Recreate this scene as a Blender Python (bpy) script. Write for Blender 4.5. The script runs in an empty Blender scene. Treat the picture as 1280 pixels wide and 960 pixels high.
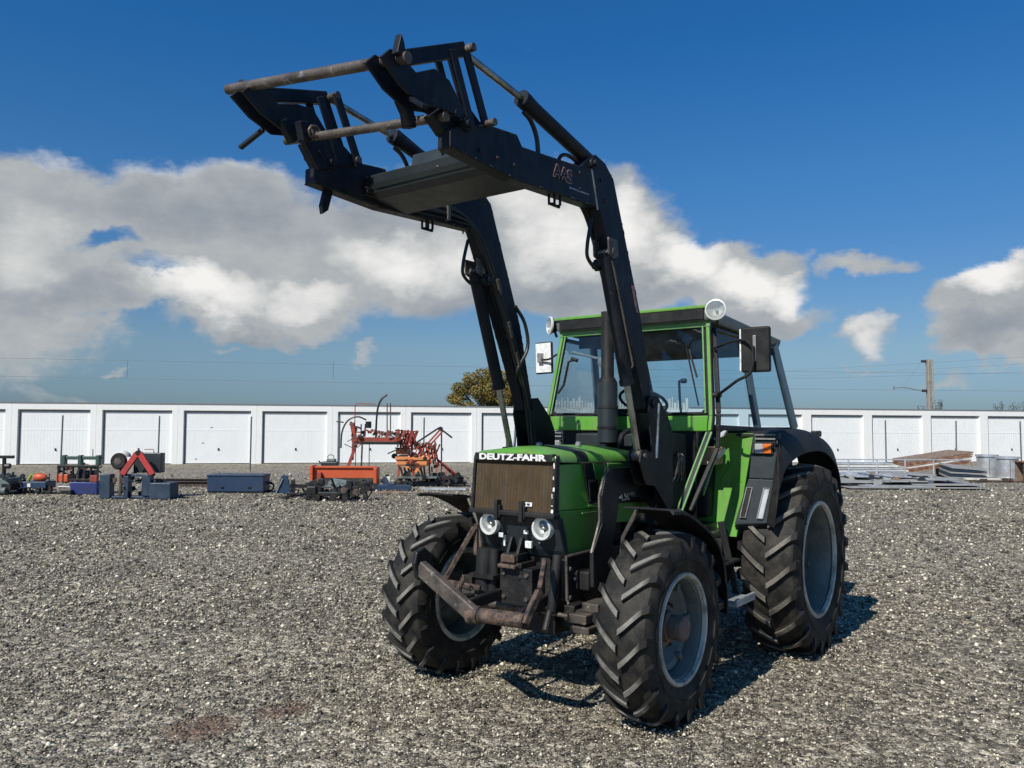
import bpy, bmesh, math, random
import numpy as np
from mathutils import Vector, Matrix, Euler
S = bpy.context.scene
COL = S.collection
random.seed(7)
rng = np.random.default_rng(7)
PI = math.pi

# ------------------------------------------------------------------ camera
# World frame = the tractor's: x forward, y to its left, z up, rear axle over x = 0.
CAM = Vector((6.90, 3.193, 1.812))
YAW, PITCH, ROLL, FPX = math.radians(216.64), math.radians(3.016), math.radians(0.247), 1018.6
fwd = Vector((math.cos(YAW)*math.cos(PITCH), math.sin(YAW)*math.cos(PITCH), math.sin(PITCH)))
rgt = Vector((math.sin(YAW), -math.cos(YAW), 0)); upv = rgt.cross(fwd)
r2 = rgt*math.cos(ROLL)+upv*math.sin(ROLL); u2 = -rgt*math.sin(ROLL)+upv*math.cos(ROLL)
cd = bpy.data.cameras.new('camera'); cam = bpy.data.objects.new('camera', cd); COL.objects.link(cam)
m = Matrix((r2, u2, -fwd)).transposed().to_4x4(); m.translation = CAM
cam.matrix_world = m
cd.sensor_fit = 'HORIZONTAL'; cd.sensor_width = 36; cd.lens = 36*FPX/1280
cd.clip_start = 0.1; cd.clip_end = 5000
S.camera = cam

# yard frame: origin under the photographer's spot, v straight ahead, u to the right
VH = Vector((math.cos(YAW), math.sin(YAW), 0)); UH = Vector((math.sin(YAW), -math.cos(YAW), 0))
YO = Vector((CAM.x, CAM.y, 0))
def yard(u, v, z=0.0): return YO + UH*u + VH*v + Vector((0, 0, z))
YROT = math.atan2(UH.y, UH.x)

# ------------------------------------------------------------------ sun and sky
sun_dir = Vector((1, 0.015, 0.95)).normalized()
sl = bpy.data.lights.new('sun', 'SUN'); sl.energy = 4.9; sl.angle = math.radians(0.55); sl.color = (1, 0.955, 0.88)
so = bpy.data.objects.new('sun', sl); COL.objects.link(so)
so.rotation_euler = sun_dir.to_track_quat('Z', 'Y').to_euler(); so.location = (10, 0, 20)
S.view_settings.view_transform = 'Standard'; S.view_settings.look = 'None'
S.view_settings.exposure = 0.0; S.view_settings.gamma = 1

W = bpy.data.worlds.new('World'); S.world = W; W.use_nodes = True
nt = W.node_tree; nt.nodes.clear()
class NB:
    """small helper to write node maths"""
    def __init__(s, nt): s.nt = nt
    def n(s, t, **k):
        o = s.nt.nodes.new(t)
        for a, b in k.items(): setattr(o, a, b)
        return o
    def put(s, sock, v):
        if isinstance(v, bpy.types.NodeSocket): s.nt.links.new(v, sock)
        elif v is not None: sock.default_value = v
    def m(s, op, a, b=None, c=None, clamp=False):
        o = s.n('ShaderNodeMath', operation=op, use_clamp=clamp)
        s.put(o.inputs[0], a)
        if b is not None: s.put(o.inputs[1], b)
        if c is not None: s.put(o.inputs[2], c)
        return o.outputs[0]
    def mix(s, f, a, b, mode='MIX'):
        o = s.n('ShaderNodeMix', data_type='RGBA', blend_type=mode)
        s.put(o.inputs[0], f); s.put(o.inputs[6], a); s.put(o.inputs[7], b)
        return o.outputs[2]
    def ramp(s, f, stops, interp='LINEAR'):
        o = s.n('ShaderNodeValToRGB'); o.color_ramp.interpolation = interp
        e = o.color_ramp.elements
        while len(e) < len(stops): e.new(0.5)
        for i, (p, c) in enumerate(stops):
            e[i].position = p; e[i].color = c if len(c) == 4 else (*c, 1)
        s.put(o.inputs[0], f); return o.outputs[0]
    def noise(s, vec, scale, detail=4, rough=0.55, dist=0.0, col=False):
        o = s.n('ShaderNodeTexNoise'); s.put(o.inputs['Vector'], vec)
        o.inputs['Scale'].default_value = scale; o.inputs['Detail'].default_value = detail
        o.inputs['Roughness'].default_value = rough; o.inputs['Distortion'].default_value = dist
        return o.outputs[1 if col else 0]
    def xyz(s, v):
        o = s.n('ShaderNodeSeparateXYZ'); s.put(o.inputs[0], v); return o.outputs
    def vec(s, x, y, z=0.0):
        o = s.n('ShaderNodeCombineXYZ'); s.put(o.inputs[0], x); s.put(o.inputs[1], y); s.put(o.inputs[2], z); return o.outputs[0]
b = NB(nt)
tc = b.n('ShaderNodeTexCoord').outputs['Generated']
mp = b.n('ShaderNodeMapping', vector_type='POINT'); nt.links.new(tc, mp.inputs[0]); mp.inputs['Rotation'].default_value = (0, 0, -YROT)
X, Y, Z = b.xyz(mp.outputs[0])
az = b.m('ARCTAN2', X, Y)
hor = b.m('SQRT', b.m('ADD', b.m('MULTIPLY', X, X), b.m('MULTIPLY', Y, Y)))
te = b.m('DIVIDE', Z, b.m('MAXIMUM', hor, 0.02))
p0 = b.vec(az, te, 0.0)
# warp the layout so that every cloud edge billows
wn = b.n('ShaderNodeVectorMath', operation='SUBTRACT'); nt.links.new(b.noise(b.vec(az, b.m('MULTIPLY', te, 1.35)), 6.0, 6, 0.58, 0, True), wn.inputs[0]); wn.inputs[1].default_value = (0.5, 0.5, 0.5)
ws = b.n('ShaderNodeVectorMath', operation='SCALE'); nt.links.new(wn.outputs[0], ws.inputs[0]); ws.inputs['Scale'].default_value = 0.17
wa = b.n('ShaderNodeVectorMath', operation='ADD'); nt.links.new(p0, wa.inputs[0]); nt.links.new(ws.outputs[0], wa.inputs[1])
wx, wy, _ = b.xyz(wa.outputs[0])
def blob(x, y, rx, ry):   # centre and radii of one cloud lobe, as azimuth and slope above the horizon
    a = math.atan((x-640)/FPX); return a, (533.7-y)/FPX*math.cos(a), rx/FPX*math.cos(a)**2, ry/FPX*math.cos(a)
def field(lobes, combine='MAXIMUM'):
    out = None
    for x, y, rx, ry, w in lobes:
        a, t, ra, rt = blob(x, y, rx, ry)
        dx = b.m('MULTIPLY_ADD', wx, 1/ra, -a/ra); dy = b.m('MULTIPLY_ADD', wy, 1/rt, -t/rt)
        d2 = b.m('MULTIPLY_ADD', dx, dx, b.m('MULTIPLY', dy, dy))
        v = b.m('MULTIPLY', b.m('MAXIMUM', b.m('SUBTRACT', 1.0, d2), 0.0), w)
        out = v if out is None else b.m(combine, out, v)
    return out
cloud = field([(60, 290, 260, 135, 1.0), (250, 300, 270, 130, 1.0), (430, 320, 250, 110, 1.0), (560, 300, 220, 130, 1.0), (720, 300, 170, 125, 1.0),
               (760, 345, 230, 80, 1.0), (900, 345, 150, 75, 1.0), (320, 395, 150, 45, .9), (-60, 340, 220, 160, 1), (960, 395, 100, 28, .7),
               (1250, 375, 115, 62, 1.0), (1290, 410, 150, 45, .9), (1085, 412, 50, 26, .55), (1085, 335, 60, 20, .5), (1180, 460, 40, 12, .35),
               (270, 438, 36, 9, .45), (465, 443, 32, 8, .4), (135, 434, 24, 8, .4), (60, 482, 200, 14, .27), (120, 372, 150, 34, .8), (1060, 440, 90, 10, .35),
               (1480, 330, 200, 110, 1), (1750, 300, 200, 130, 1), (-380, 320, 200, 120, 1)])
hole = field([(150, 312, 80, 22, .72), (215, 345, 80, 20, .62)])
bright = field([(700, 285, 70, 70, .75), (770, 275, 60, 60, .95), (850, 320, 70, 50, 1.0), (930, 345, 70, 42, 1.0), (985, 360, 50, 30, .85), (480, 335, 90, 50, .75), (560, 330, 60, 50, .6),
                (250, 372, 110, 34, .85), (370, 385, 60, 22, .6), (130, 165, 200, 34, .6), (330, 190, 120, 30, .42), (60, 165, 90, 26, .6), (40, 300, 70, 70, .3), (1240, 345, 80, 34, 1.0), (1085, 410, 40, 18, .5),
                (650, 250, 60, 40, .6), (1480, 300, 160, 70, .8), (1750, 260, 160, 70, .8)])
dark = field([(250, 260, 200, 60, .8), (480, 245, 120, 50, .7), (690, 375, 190, 40, 1.0), (80, 365, 160, 30, .7), (300, 425, 120, 16, .8), (950, 405, 90, 20, .5), (1260, 412, 110, 28, .9), (560, 400, 80, 26, .8)])
behind = b.m('MULTIPLY', b.m('SUBTRACT', b.noise(tc, 2.6, 7, 0.55), 0.62), 4.0)
isback = b.m('MULTIPLY', b.m('SUBTRACT', b.m('ABSOLUTE', az), 1.0), 4.0, clamp=True)
cn = b.noise(b.vec(az, b.m('MULTIPLY', te, 1.5)), 11.0, 8, 0.6)
dens = b.m('ADD', b.m('SUBTRACT', cloud, b.m('MULTIPLY', hole, 1.0)), b.m('MULTIPLY_ADD', cn, 0.85, -0.56))
dens = b.m('ADD', b.m('MULTIPLY', dens, b.m('SUBTRACT', 1.0, isback)), b.m('MULTIPLY', behind, isback))
mask = b.n('ShaderNodeMapRange', interpolation_type='SMOOTHSTEP'); nt.links.new(dens, mask.inputs[0]); mask.inputs[1].default_value = 0.0; mask.inputs[2].default_value = 0.40
maskv = b.m('MULTIPLY', mask.outputs[0], b.m('MULTIPLY', b.m('ADD', te, 0.01), 30.0, clamp=True))
fine = b.noise(b.vec(az, b.m('MULTIPLY', te, 1.6)), 24.0, 6, 0.6)
lum = b.m('ADD', b.m('MULTIPLY_ADD', bright, 0.66, 0.45), b.m('MULTIPLY', b.m('SUBTRACT', fine, 0.5), 0.42))
lum = b.m('SUBTRACT', lum, b.m('MULTIPLY', dark, 0.24), clamp=True)
ccol = b.ramp(lum, [(0.0, (0.20, 0.24, 0.30)), (0.25, (0.31, 0.345, 0.39)), (0.5, (0.45, 0.475, 0.49)), (0.85, (0.76, 0.76, 0.75)), (1.0, (0.90, 0.89, 0.87))])
sky = b.n('ShaderNodeTexSky', sky_type='NISHITA'); sky.sun_disc = False
sky.sun_elevation = math.asin(sun_dir.z); sky.sun_rotation = math.atan2(sun_dir.x, sun_dir.y)
sky.altitude = 0; sky.air_density = 1.0; sky.dust_density = 0.6; sky.ozone_density = 2.2
skyc = b.mix(1.0, sky.outputs[0], (0.62, 0.93, 1.16, 1), 'MULTIPLY')
hz = b.ramp(b.m('MULTIPLY', te, 2.0, clamp=True), [(0.0, (0.56, 0.54, 0.66)), (0.07, (0.64, 0.59, 0.69)), (0.184, (0.84, 0.705, 0.676)), (0.436, (0.564, 0.72, 0.834)), (0.6, (0.477, 0.768, 0.915)), (0.95, (0.266, 0.74, 0.999))])
skyc = b.mix(1.0, skyc, hz, 'MULTIPLY')
SKY = 0.0944
sk = b.mix(1.0, skyc, (SKY, SKY, SKY, 1), 'MULTIPLY')
col = b.mix(maskv, sk, ccol)
bg = b.n('ShaderNodeBackground'); nt.links.new(col, bg.inputs[0]); bg.inputs[1].default_value = 1.0
wo = b.n('ShaderNodeOutputWorld'); nt.links.new(bg.outputs[0], wo.inputs[0])
W.cycles.sampling_method = 'MANUAL'; W.cycles.sample_map_resolution = 512

# ------------------------------------------------------------------ materials
def material(name):
    mt = bpy.data.materials.new(name); mt.use_nodes = True
    n = mt.node_tree; p = n.nodes['Principled BSDF']; return mt, NB(n), p
def mat(name, c, rough=0.5, metal=0.0, c2=None, scale=6.0, amt=(0.45, 0.65), bump=0.0, bscale=60.0, spec=0.5, c3=None, s3=30, a3=(0.62, 0.7), coat=0.0, streak=0.0, dust=0.0):
    """paint or metal with a second tone in patches (dust, rust) and a third in small spots"""
    mt, q, p = material(name)
    tco = q.n('ShaderNodeTexCoord').outputs['Object']
    base = (*c, 1)
    if c2:
        f = q.ramp(q.noise(tco, scale, 8, 0.62), [(amt[0], (0, 0, 0)), (amt[1], (1, 1, 1))])
        base = q.mix(f, base, (*c2, 1))
    if c3:
        f = q.ramp(q.noise(tco, s3, 5, 0.7), [(a3[0], (0, 0, 0)), (a3[1], (1, 1, 1))])
        base = q.mix(f, base, (*c3, 1))
    if streak:   # rain and dirt runs
        mp_ = q.n('ShaderNodeMapping'); q.put(mp_.inputs[0], tco); mp_.inputs['Scale'].default_value = (14, 14, 1.2)
        sf = q.ramp(q.noise(mp_.outputs[0], 1.6, 6, 0.65), [(0.46, (0, 0, 0)), (0.72, (1, 1, 1))])
        base = q.mix(q.m('MULTIPLY', sf, streak), base, (0.10, 0.085, 0.065, 1))
    if dust:     # road dust that has settled in a fine uneven film
        df_ = q.ramp(q.noise(tco, 2.6, 10, 0.75), [(0.38, (0, 0, 0)), (0.70, (1, 1, 1))])
        base = q.mix(q.m('MULTIPLY', df_, dust), base, (0.27, 0.25, 0.20, 1))
    q.put(p.inputs['Base Color'], base)
    rn = q.m('MULTIPLY_ADD', q.noise(tco, 9, 4), 0.3, rough-0.15)
    q.put(p.inputs['Roughness'], rn); p.inputs['Metallic'].default_value = metal
    p.inputs['Specular IOR Level'].default_value = spec; p.inputs['Coat Weight'].default_value = coat
    if bump:
        bn = q.n('ShaderNodeBump'); bn.inputs['Strength'].default_value = bump; bn.inputs['Distance'].default_value = 0.01
        q.put(bn.inputs['Height'], q.noise(tco, bscale, 5)); q.put(p.inputs['Normal'], bn.outputs[0])
    return mt
M = {}
M['green'] = mat('green_paint', (0.10, 0.36, 0.030), 0.34, 0, (0.16, 0.33, 0.06), scale=5, amt=(0.42, 0.68), bump=0.12, bscale=24, c3=(0.10, 0.10, 0.06), s3=30, a3=(0.62, 0.72), streak=.35, dust=.30)
M['green_pale'] = mat('faded_green_paint', (0.11, 0.30, 0.08), 0.5, 0, (0.2, 0.33, 0.15), 9, c3=(0.05, 0.06, 0.04), s3=30)
M['loader'] = mat('loader_paint', (0.003, 0.0065, 0.014), 0.5, 0, (0.008, 0.012, 0.02), scale=5, amt=(0.45, 0.7), bump=0.15, bscale=30, c3=(0.075, 0.055, 0.042), s3=26, a3=(0.64, 0.72), spec=0.22, streak=.10, dust=.07)
M['black'] = mat('black_paint', (0.008, 0.009, 0.011), 0.42, 0, (0.02, 0.02, 0.02), 7, (0.45, 0.7), 0.08, 30, spec=0.3, streak=.12, dust=.10)
M['black_matte'] = mat('black_plastic', (0.007, 0.007, 0.009), 0.6, 0, (0.018, 0.018, 0.018), 9, (0.42, 0.7), 0.1, 60, spec=0.25, dust=.09)
M['grime'] = mat('greasy_casting', (0.007, 0.007, 0.007), 0.6, 0, (0.03, 0.026, 0.022), 9, (0.5, 0.72), 0.4, 40, c3=(0.10, 0.065, 0.045), s3=30, a3=(0.64, 0.74))
M['boxgrey'] = mat('dark_grey_paint', (0.018, 0.026, 0.030), 0.45, 0, (0.027, 0.034, 0.038), 6, (0.4, 0.7), 0.06, 30)
M['rust'] = mat('rusty_steel', (0.085, 0.05, 0.035), 0.75, 0, (0.15, 0.10, 0.07), 14, (0.4, 0.65), 0.4, 60, c3=(0.02, 0.017, 0.015), s3=16, a3=(0.48, 0.58))
M['worn'] = mat('worn_steel_bar', (0.14, 0.115, 0.095), 0.5, 0.3, (0.05, 0.043, 0.038), 9, (0.4, 0.65), 0.3, 50, c3=(0.30, 0.27, 0.23), s3=16, a3=(0.58, 0.68))
M['chrome'] = mat('oily_chrome_rod', (0.42, 0.42, 0.40), 0.28, 0.9, (0.2, 0.19, 0.17), 8)
M['steel'] = mat('bare_steel', (0.40, 0.40, 0.38), 0.4, 0.6, (0.24, 0.23, 0.21), 10)
M['rim'] = mat('silver_green_rim_paint', (0.11, 0.135, 0.13), 0.45, 0.05, (0.22, 0.225, 0.20), 7, (0.45, 0.72), 0.1, 40, c3=(0.14, 0.09, 0.06), s3=24, a3=(0.60, 0.70), dust=.35)
M['flange'] = mat('sunlit_cream_rim_edge', (0.58, 0.56, 0.47), 0.5, 0.05, (0.22, 0.21, 0.18), 6, (0.45, 0.62), c3=(0.2, 0.13, 0.09), s3=20, a3=(0.62, 0.7))  # sunlight on the rim edge put into the colour, cream all the way round
M['hub'] = mat('brown_hub_paint', (0.17, 0.12, 0.09), 0.7, 0.1, (0.26, 0.19, 0.14), 18, bump=0.3)
M['grillemesh'] = mat('rusty_grille_mesh', (0.060, 0.037, 0.016), 0.85, 0.0, (0.095, 0.060, 0.026), 7, (0.35, 0.65), 0.3, 80, c3=(0.04, 0.027, 0.018), s3=10, a3=(0.6, 0.75), streak=.75)
M['white'] = mat('white_lettering', (0.80, 0.80, 0.76), 0.5, 0, (0.55, 0.54, 0.5), 40)
M['red_letter'] = mat('faded_red_sticker', (0.33, 0.10, 0.08), 0.5, 0, (0.4, 0.25, 0.2), 40)
M['orange'] = mat('orange_paint', (0.52, 0.085, 0.025), 0.5, 0, (0.5, 0.13, 0.05), 3, (0.45, 0.7), c3=(0.12, 0.05, 0.03), s3=9, a3=(0.62, 0.72))
M['redorange'] = mat('weathered_red_paint', (0.36, 0.05, 0.028), 0.55, 0, (0.2, 0.05, 0.03), 4, (0.4, 0.65), c3=(0.06, 0.04, 0.035), s3=8, a3=(0.58, 0.7))
M['palorange'] = mat('pale_orange_plastic', (0.75, 0.27, 0.09), 0.5, 0, (0.6, 0.22, 0.09), 4)
M['blue'] = mat('blue_paint', (0.013, 0.036, 0.085), 0.5, 0, (0.025, 0.045, 0.075), 3, (0.45, 0.7), c3=(0.02, 0.02, 0.025), s3=10)
M['royal'] = mat('royal_blue_paint', (0.015, 0.028, 0.17), 0.5, 0, (0.02, 0.03, 0.08), 4)
M['slate'] = mat('slate_blue_paint', (0.018, 0.036, 0.065), 0.5, 0, (0.04, 0.06, 0.085), 4)
M['red'] = mat('red_paint', (0.48, 0.045, 0.04), 0.45, 0, (0.3, 0.05, 0.05), 4)
M['greygreen'] = mat('grey_green_paint', (0.14, 0.17, 0.155), 0.6, 0, (0.07, 0.08, 0.075), 5)
M['darkgreen'] = mat('dark_green_paint', (0.035, 0.08, 0.06), 0.5, 0, (0.05, 0.07, 0.06), 5)
M['galv'] = mat('galvanised_steel', (0.60, 0.62, 0.63), 0.36, 0.45, (0.45, 0.46, 0.47), 5, (0.4, 0.6), 0.05, 20)
M['panelgrey'] = mat('weathered_grey_panel', (0.25, 0.26, 0.265), 0.7, 0.0, (0.34, 0.32, 0.28), 2.5, (0.4, 0.65), 0.1, 20)
M['creamy'] = mat('off_white_board', (0.66, 0.64, 0.57), 0.6, 0, (0.5, 0.47, 0.4), 3)
M['board'] = mat('brown_board', (0.20, 0.09, 0.055), 0.7, 0, (0.32, 0.2, 0.13), 5, (0.45, 0.6), 0.2, 30, c3=(0.05, 0.03, 0.02), s3=7, a3=(0.6, 0.7))
M['wood'] = mat('old_timber', (0.19, 0.13, 0.09), 0.8, 0, (0.3, 0.23, 0.17), 9, bump=0.3)
M['plaster'] = mat('white_garage_render', (0.86, 0.845, 0.80), 0.75, 0, (0.80, 0.785, 0.74), 0.8, (0.4, 0.75), 0.15, 60, streak=.10)
M['door'] = mat('white_garage_door_paint', (0.86, 0.86, 0.83), 0.5, 0, (0.82, 0.82, 0.79), 1.0, (0.4, 0.7), streak=.08)
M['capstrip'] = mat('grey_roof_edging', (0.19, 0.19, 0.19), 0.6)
M['post'] = mat('grey_post_paint', (0.10, 0.11, 0.115), 0.6, 0, (0.15, 0.15, 0.15), 8)
M['concrete'] = mat('mast_concrete', (0.33, 0.31, 0.27), 0.85, 0, (0.24, 0.22, 0.19), 3, bump=0.3)
M['wire'] = mat('overhead_wire', (0.2, 0.22, 0.24), 0.5, 0.2)
M['seatcloth'] = mat('dark_seat_cloth', (0.03, 0.028, 0.026), 0.85, 0, (0.06, 0.05, 0.045), 20)
M['tan'] = mat('tan_cardboard', (0.42, 0.25, 0.12), 0.7, 0, (0.5, 0.36, 0.22), 20)
M['roofgrey'] = mat('dusty_grey_green_roof', (0.085, 0.115, 0.105), 0.4, 0, (0.14, 0.165, 0.15), 5, dust=.3)
M['tinted'] = mat('blue_grey_pillar', (0.06, 0.095, 0.12), 0.22, 0, (0.09, 0.13, 0.155), 5)
M['lining'] = mat('grey_roof_lining', (0.06, 0.075, 0.085), 0.8, 0, (0.09, 0.10, 0.105), 10)
def rubber(name, c, dust, amt, worn_r=None):
    mt, q, p = material(name)
    geo = q.n('ShaderNodeTexCoord').outputs['Object']
    f = q.ramp(q.noise(geo, 7, 9, 0.68), [(amt, (0, 0, 0)), (amt+0.25, (1, 1, 1))])
    colr = q.mix(f, (*c, 1), (*dust, 1))
    if worn_r:   # only the ground-contact faces of the lugs are scuffed pale; their flanks stay black
        x_, y_, z_ = q.xyz(geo); rad = q.m('SQRT', q.m('ADD', q.m('MULTIPLY', x_, x_), q.m('MULTIPLY', z_, z_)))
        colr = q.mix(q.m('MULTIPLY', q.m('SUBTRACT', rad, worn_r-.006), 110.0, clamp=True), (0.016, 0.015, 0.014, 1), colr)
    q.put(p.inputs['Base Color'], colr)
    p.inputs['Roughness'].default_value = 0.72; p.inputs['Specular IOR Level'].default_value = 0.3
    bn = q.n('ShaderNodeBump'); bn.inputs['Strength'].default_value = 0.35; bn.inputs['Distance'].default_value = 0.004
    q.put(bn.inputs['Height'], q.noise(geo, 90, 5)); q.put(p.inputs['Normal'], bn.outputs[0])
    return mt
M['rubber'] = rubber('tyre_rubber', (0.011, 0.011, 0.010), (0.055, 0.048, 0.038), 0.42)
M['lug'] = rubber('front_tread_rubber', (0.09, 0.087, 0.078), (0.24, 0.225, 0.19), 0.36, .590-.010)
M['lug_rear'] = rubber('rear_tread_rubber', (0.07, 0.066, 0.058), (0.19, 0.175, 0.145), 0.36, .772-.012)
M['hose'] = mat('rubber_hose', (0.014, 0.014, 0.015), 0.45)
def glass_mat(name, tint, refl=0.07, dirt=0.06):
    mt, q, p = material(name); n = q.nt; n.nodes.remove(p)
    tr = q.n('ShaderNodeBsdfTransparent'); tr.inputs[0].default_value = (*tint, 1)
    gl = q.n('ShaderNodeBsdfGlossy'); gl.inputs['Roughness'].default_value = 0.02; gl.inputs[0].default_value = (1, 1, 1, 1)
    df = q.n('ShaderNodeBsdfDiffuse'); df.inputs[0].default_value = (0.35, 0.34, 0.31, 1)
    fr = q.n('ShaderNodeFresnel'); fr.inputs[0].default_value = 1.45
    m1 = q.n('ShaderNodeMixShader'); q.put(m1.inputs[0], q.m('MULTIPLY_ADD', fr.outputs[0], 0.5, refl-0.03, clamp=True)); n.links.new(tr.outputs[0], m1.inputs[1]); n.links.new(gl.outputs[0], m1.inputs[2])
    m2 = q.n('ShaderNodeMixShader'); tco = q.n('ShaderNodeTexCoord').outputs['Object']
    q.put(m2.inputs[0], q.m('MULTIPLY', q.ramp(q.noise(tco, 4, 8, 0.7), [(0.4, (0, 0, 0)), (0.75, (1, 1, 1))]), dirt*2)); n.links.new(m1.outputs[0], m2.inputs[1]); n.links.new(df.outputs[0], m2.inputs[2])
    n.links.new(m2.outputs[0], n.nodes['Material Output'].inputs[0]); return mt
M['glass'] = glass_mat('cab_glass', (0.80, 0.90, 0.94), 0.06, 0.018)
M['mirrorglass'] = mat('mirror_glass', (0.85, 0.86, 0.86), 0.2, 1.0)
M['reflector'] = mat('lamp_reflector', (0.80, 0.81, 0.79), 0.35, 0.35)
M['lens'] = glass_mat('lamp_lens', (0.92, 0.94, 0.93), 0.10, 0.2)
M['bezel'] = mat('lamp_ring', (0.75, 0.75, 0.72), 0.35, 0.2)
M['amber'] = mat('amber_lens', (0.75, 0.16, 0.02), 0.25, 0, (0.6, 0.15, 0.03), 50)
M['clear'] = mat('clear_lens', (0.38, 0.39, 0.39), 0.25)

# ------------------------------------------------------------------ mesh building
class MB:
    def __init__(s): s.v = []; s.f = []
    def add(s, vs, fs):
        o = len(s.v); s.v += [tuple(v) for v in vs]; s.f += [tuple(i+o for i in f) for f in fs]; return s
    def box(s, lo, hi, M4=None):
        x0, y0, z0 = lo; x1, y1, z1 = hi
        vs = [Vector(p) for p in ((x0,y0,z0),(x1,y0,z0),(x1,y1,z0),(x0,y1,z0),(x0,y0,z1),(x1,y0,z1),(x1,y1,z1),(x0,y1,z1))]
        if M4: vs = [M4 @ v for v in vs]
        return s.add(vs, [(0,3,2,1),(4,5,6,7),(0,1,5,4),(1,2,6,5),(2,3,7,6),(3,0,4,7)])
    def cbox(s, c, d, rot=(0,0,0)):
        M4 = Matrix.Translation(c) @ Euler(rot).to_matrix().to_4x4()
        return s.box((-d[0]/2,-d[1]/2,-d[2]/2), (d[0]/2,d[1]/2,d[2]/2), M4)
    def prism(s, poly, t0, t1, ax='y'):
        """2D outline (in the two other axes) extruded from t0 to t1 along ax"""
        def P(a, c, t): return {'y': (a, t, c), 'x': (t, a, c), 'z': (a, c, t)}[ax]
        n = len(poly); vs = [P(a, c, t0) for a, c in poly]+[P(a, c, t1) for a, c in poly]
        return s.add(vs, [tuple(range(n)), tuple(range(2*n-1, n-1, -1))]+[(i, i+n, (i+1) % n+n, (i+1) % n) for i in range(n)])
    def bar(s, a, c, w, h, up=(0,0,1)):
        """rectangular bar from a to c, w across, h along up"""
        a, c = Vector(a), Vector(c); d = (c-a).normalized(); sd = d.cross(Vector(up))
        if sd.length < 1e-3: sd = d.cross(Vector((1, 0, 0)))
        sd.normalize(); uu = sd.cross(d)
        vs = [p+sd*i*w/2+uu*j*h/2 for p in (a, c) for i, j in ((-1,-1),(1,-1),(1,1),(-1,1))]
        return s.add(vs, [(0,1,2,3),(7,6,5,4),(0,4,5,1),(1,5,6,2),(2,6,7,3),(3,7,4,0)])
    def tube(s, pts, r, n=10, cap=True):
        pts = [Vector(p) for p in pts]; rs = r if isinstance(r, (list, tuple)) else [r]*len(pts)
        o = len(s.v); prev = None
        for i, p in enumerate(pts):
            d = (pts[min(i+1, len(pts)-1)]-pts[max(i-1, 0)]).normalized()
            if prev is None: a = d.orthogonal().normalized()
            else: a = (prev-d*prev.dot(d)).normalized()
            prev = a; bb = d.cross(a)
            s.v += [tuple(p+(a*math.cos(2*PI*k/n)+bb*math.sin(2*PI*k/n))*rs[i]) for k in range(n)]
        for i in range(len(pts)-1):
            for k in range(n):
                s.f.append((o+i*n+k, o+i*n+(k+1) % n, o+(i+1)*n+(k+1) % n, o+(i+1)*n+k))
        if cap:
            s.f.append(tuple(o+k for k in range(n-1, -1, -1))); s.f.append(tuple(o+(len(pts)-1)*n+k for k in range(n)))
        return s
    def lathe(s, prof, c=(0,0,0), axis='y', n=32, closed=False):
        """profile (offset along axis, radius)"""
        o = len(s.v); m_ = len(prof)
        for k in range(n):
            t = 2*PI*k/n; ct, st = math.cos(t), math.sin(t)
            for h, r in prof:
                p = {'y': (r*ct, h, r*st), 'z': (r*ct, r*st, h), 'x': (h, r*ct, r*st)}[axis]
                s.v.append((p[0]+c[0], p[1]+c[1], p[2]+c[2]))
        mm = m_ if closed else m_-1
        for k in range(n):
            for i in range(mm):
                j = (i+1) % m_
                s.f.append((o+k*m_+i, o+k*m_+j, o+((k+1) % n)*m_+j, o+((k+1) % n)*m_+i))
        return s
    def mesh(s, name):
        me = bpy.data.meshes.new(name); me.from_pydata(s.v, [], s.f); me.validate()
        bm = bmesh.new(); bm.from_mesh(me); bmesh.ops.recalc_face_normals(bm, faces=bm.faces); bm.to_mesh(me); bm.free()
        return me
def link(name, me, mt=None, parent=None, smooth=False, bevel=0.0, loc=None, rot=None):
    o = bpy.data.objects.new(name, me); COL.objects.link(o)
    if mt: me.materials.append(mt)
    if parent: o.parent = parent
    if loc is not None: o.location = loc
    if rot is not None: o.rotation_euler = rot
    if smooth is not False:
        me.polygons.foreach_set('use_smooth', [True]*len(me.polygons))
        try: me.set_sharp_from_angle(angle=math.radians(smooth if smooth > 1 else 40))
        except Exception: pass
    if bevel:
        bv = o.modifiers.new('bevel', 'BEVEL'); bv.width = bevel; bv.segments = 2; bv.limit_method = 'ANGLE'; bv.angle_limit = math.radians(35)
        bv.harden_normals = False
    return o
def obj(name, mb, mt, parent=None, smooth=False, bevel=0.0, **k): return link(name, mb.mesh(name), mt, parent, smooth, bevel, **k)
def empty(name, parent=None, loc=(0,0,0), rz=0.0):
    o = bpy.data.objects.new(name, None); COL.objects.link(o); o.empty_display_size = 0.2
    o.location = loc; o.rotation_euler = (0, 0, rz)
    if parent: o.parent = parent
    return o
def tag(o, label, cat, group=None, kind=None):
    if label: o['label'] = label
    if cat: o['category'] = cat
    if group: o['group'] = group
    if kind: o['kind'] = kind
    return o
def text_mesh(txt, size, extrude=0.002, bold=0.0, width=None):
    cu = bpy.data.curves.new('letters', 'FONT'); cu.body = txt; cu.size = size; cu.extrude = extrude; cu.offset = bold
    cu.align_x = 'CENTER'; cu.align_y = 'CENTER'; cu.resolution_u = 3
    t = bpy.data.objects.new('letters', cu); COL.objects.link(t); bpy.context.view_layer.update()
    me = bpy.data.meshes.new_from_object(t); bpy.data.objects.remove(t); bpy.data.curves.remove(cu)
    if width:
        xs = [v.co.x for v in me.vertices]; k = width/(max(xs)-min(xs))
        for v in me.vertices: v.co.x *= k
    return me
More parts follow.
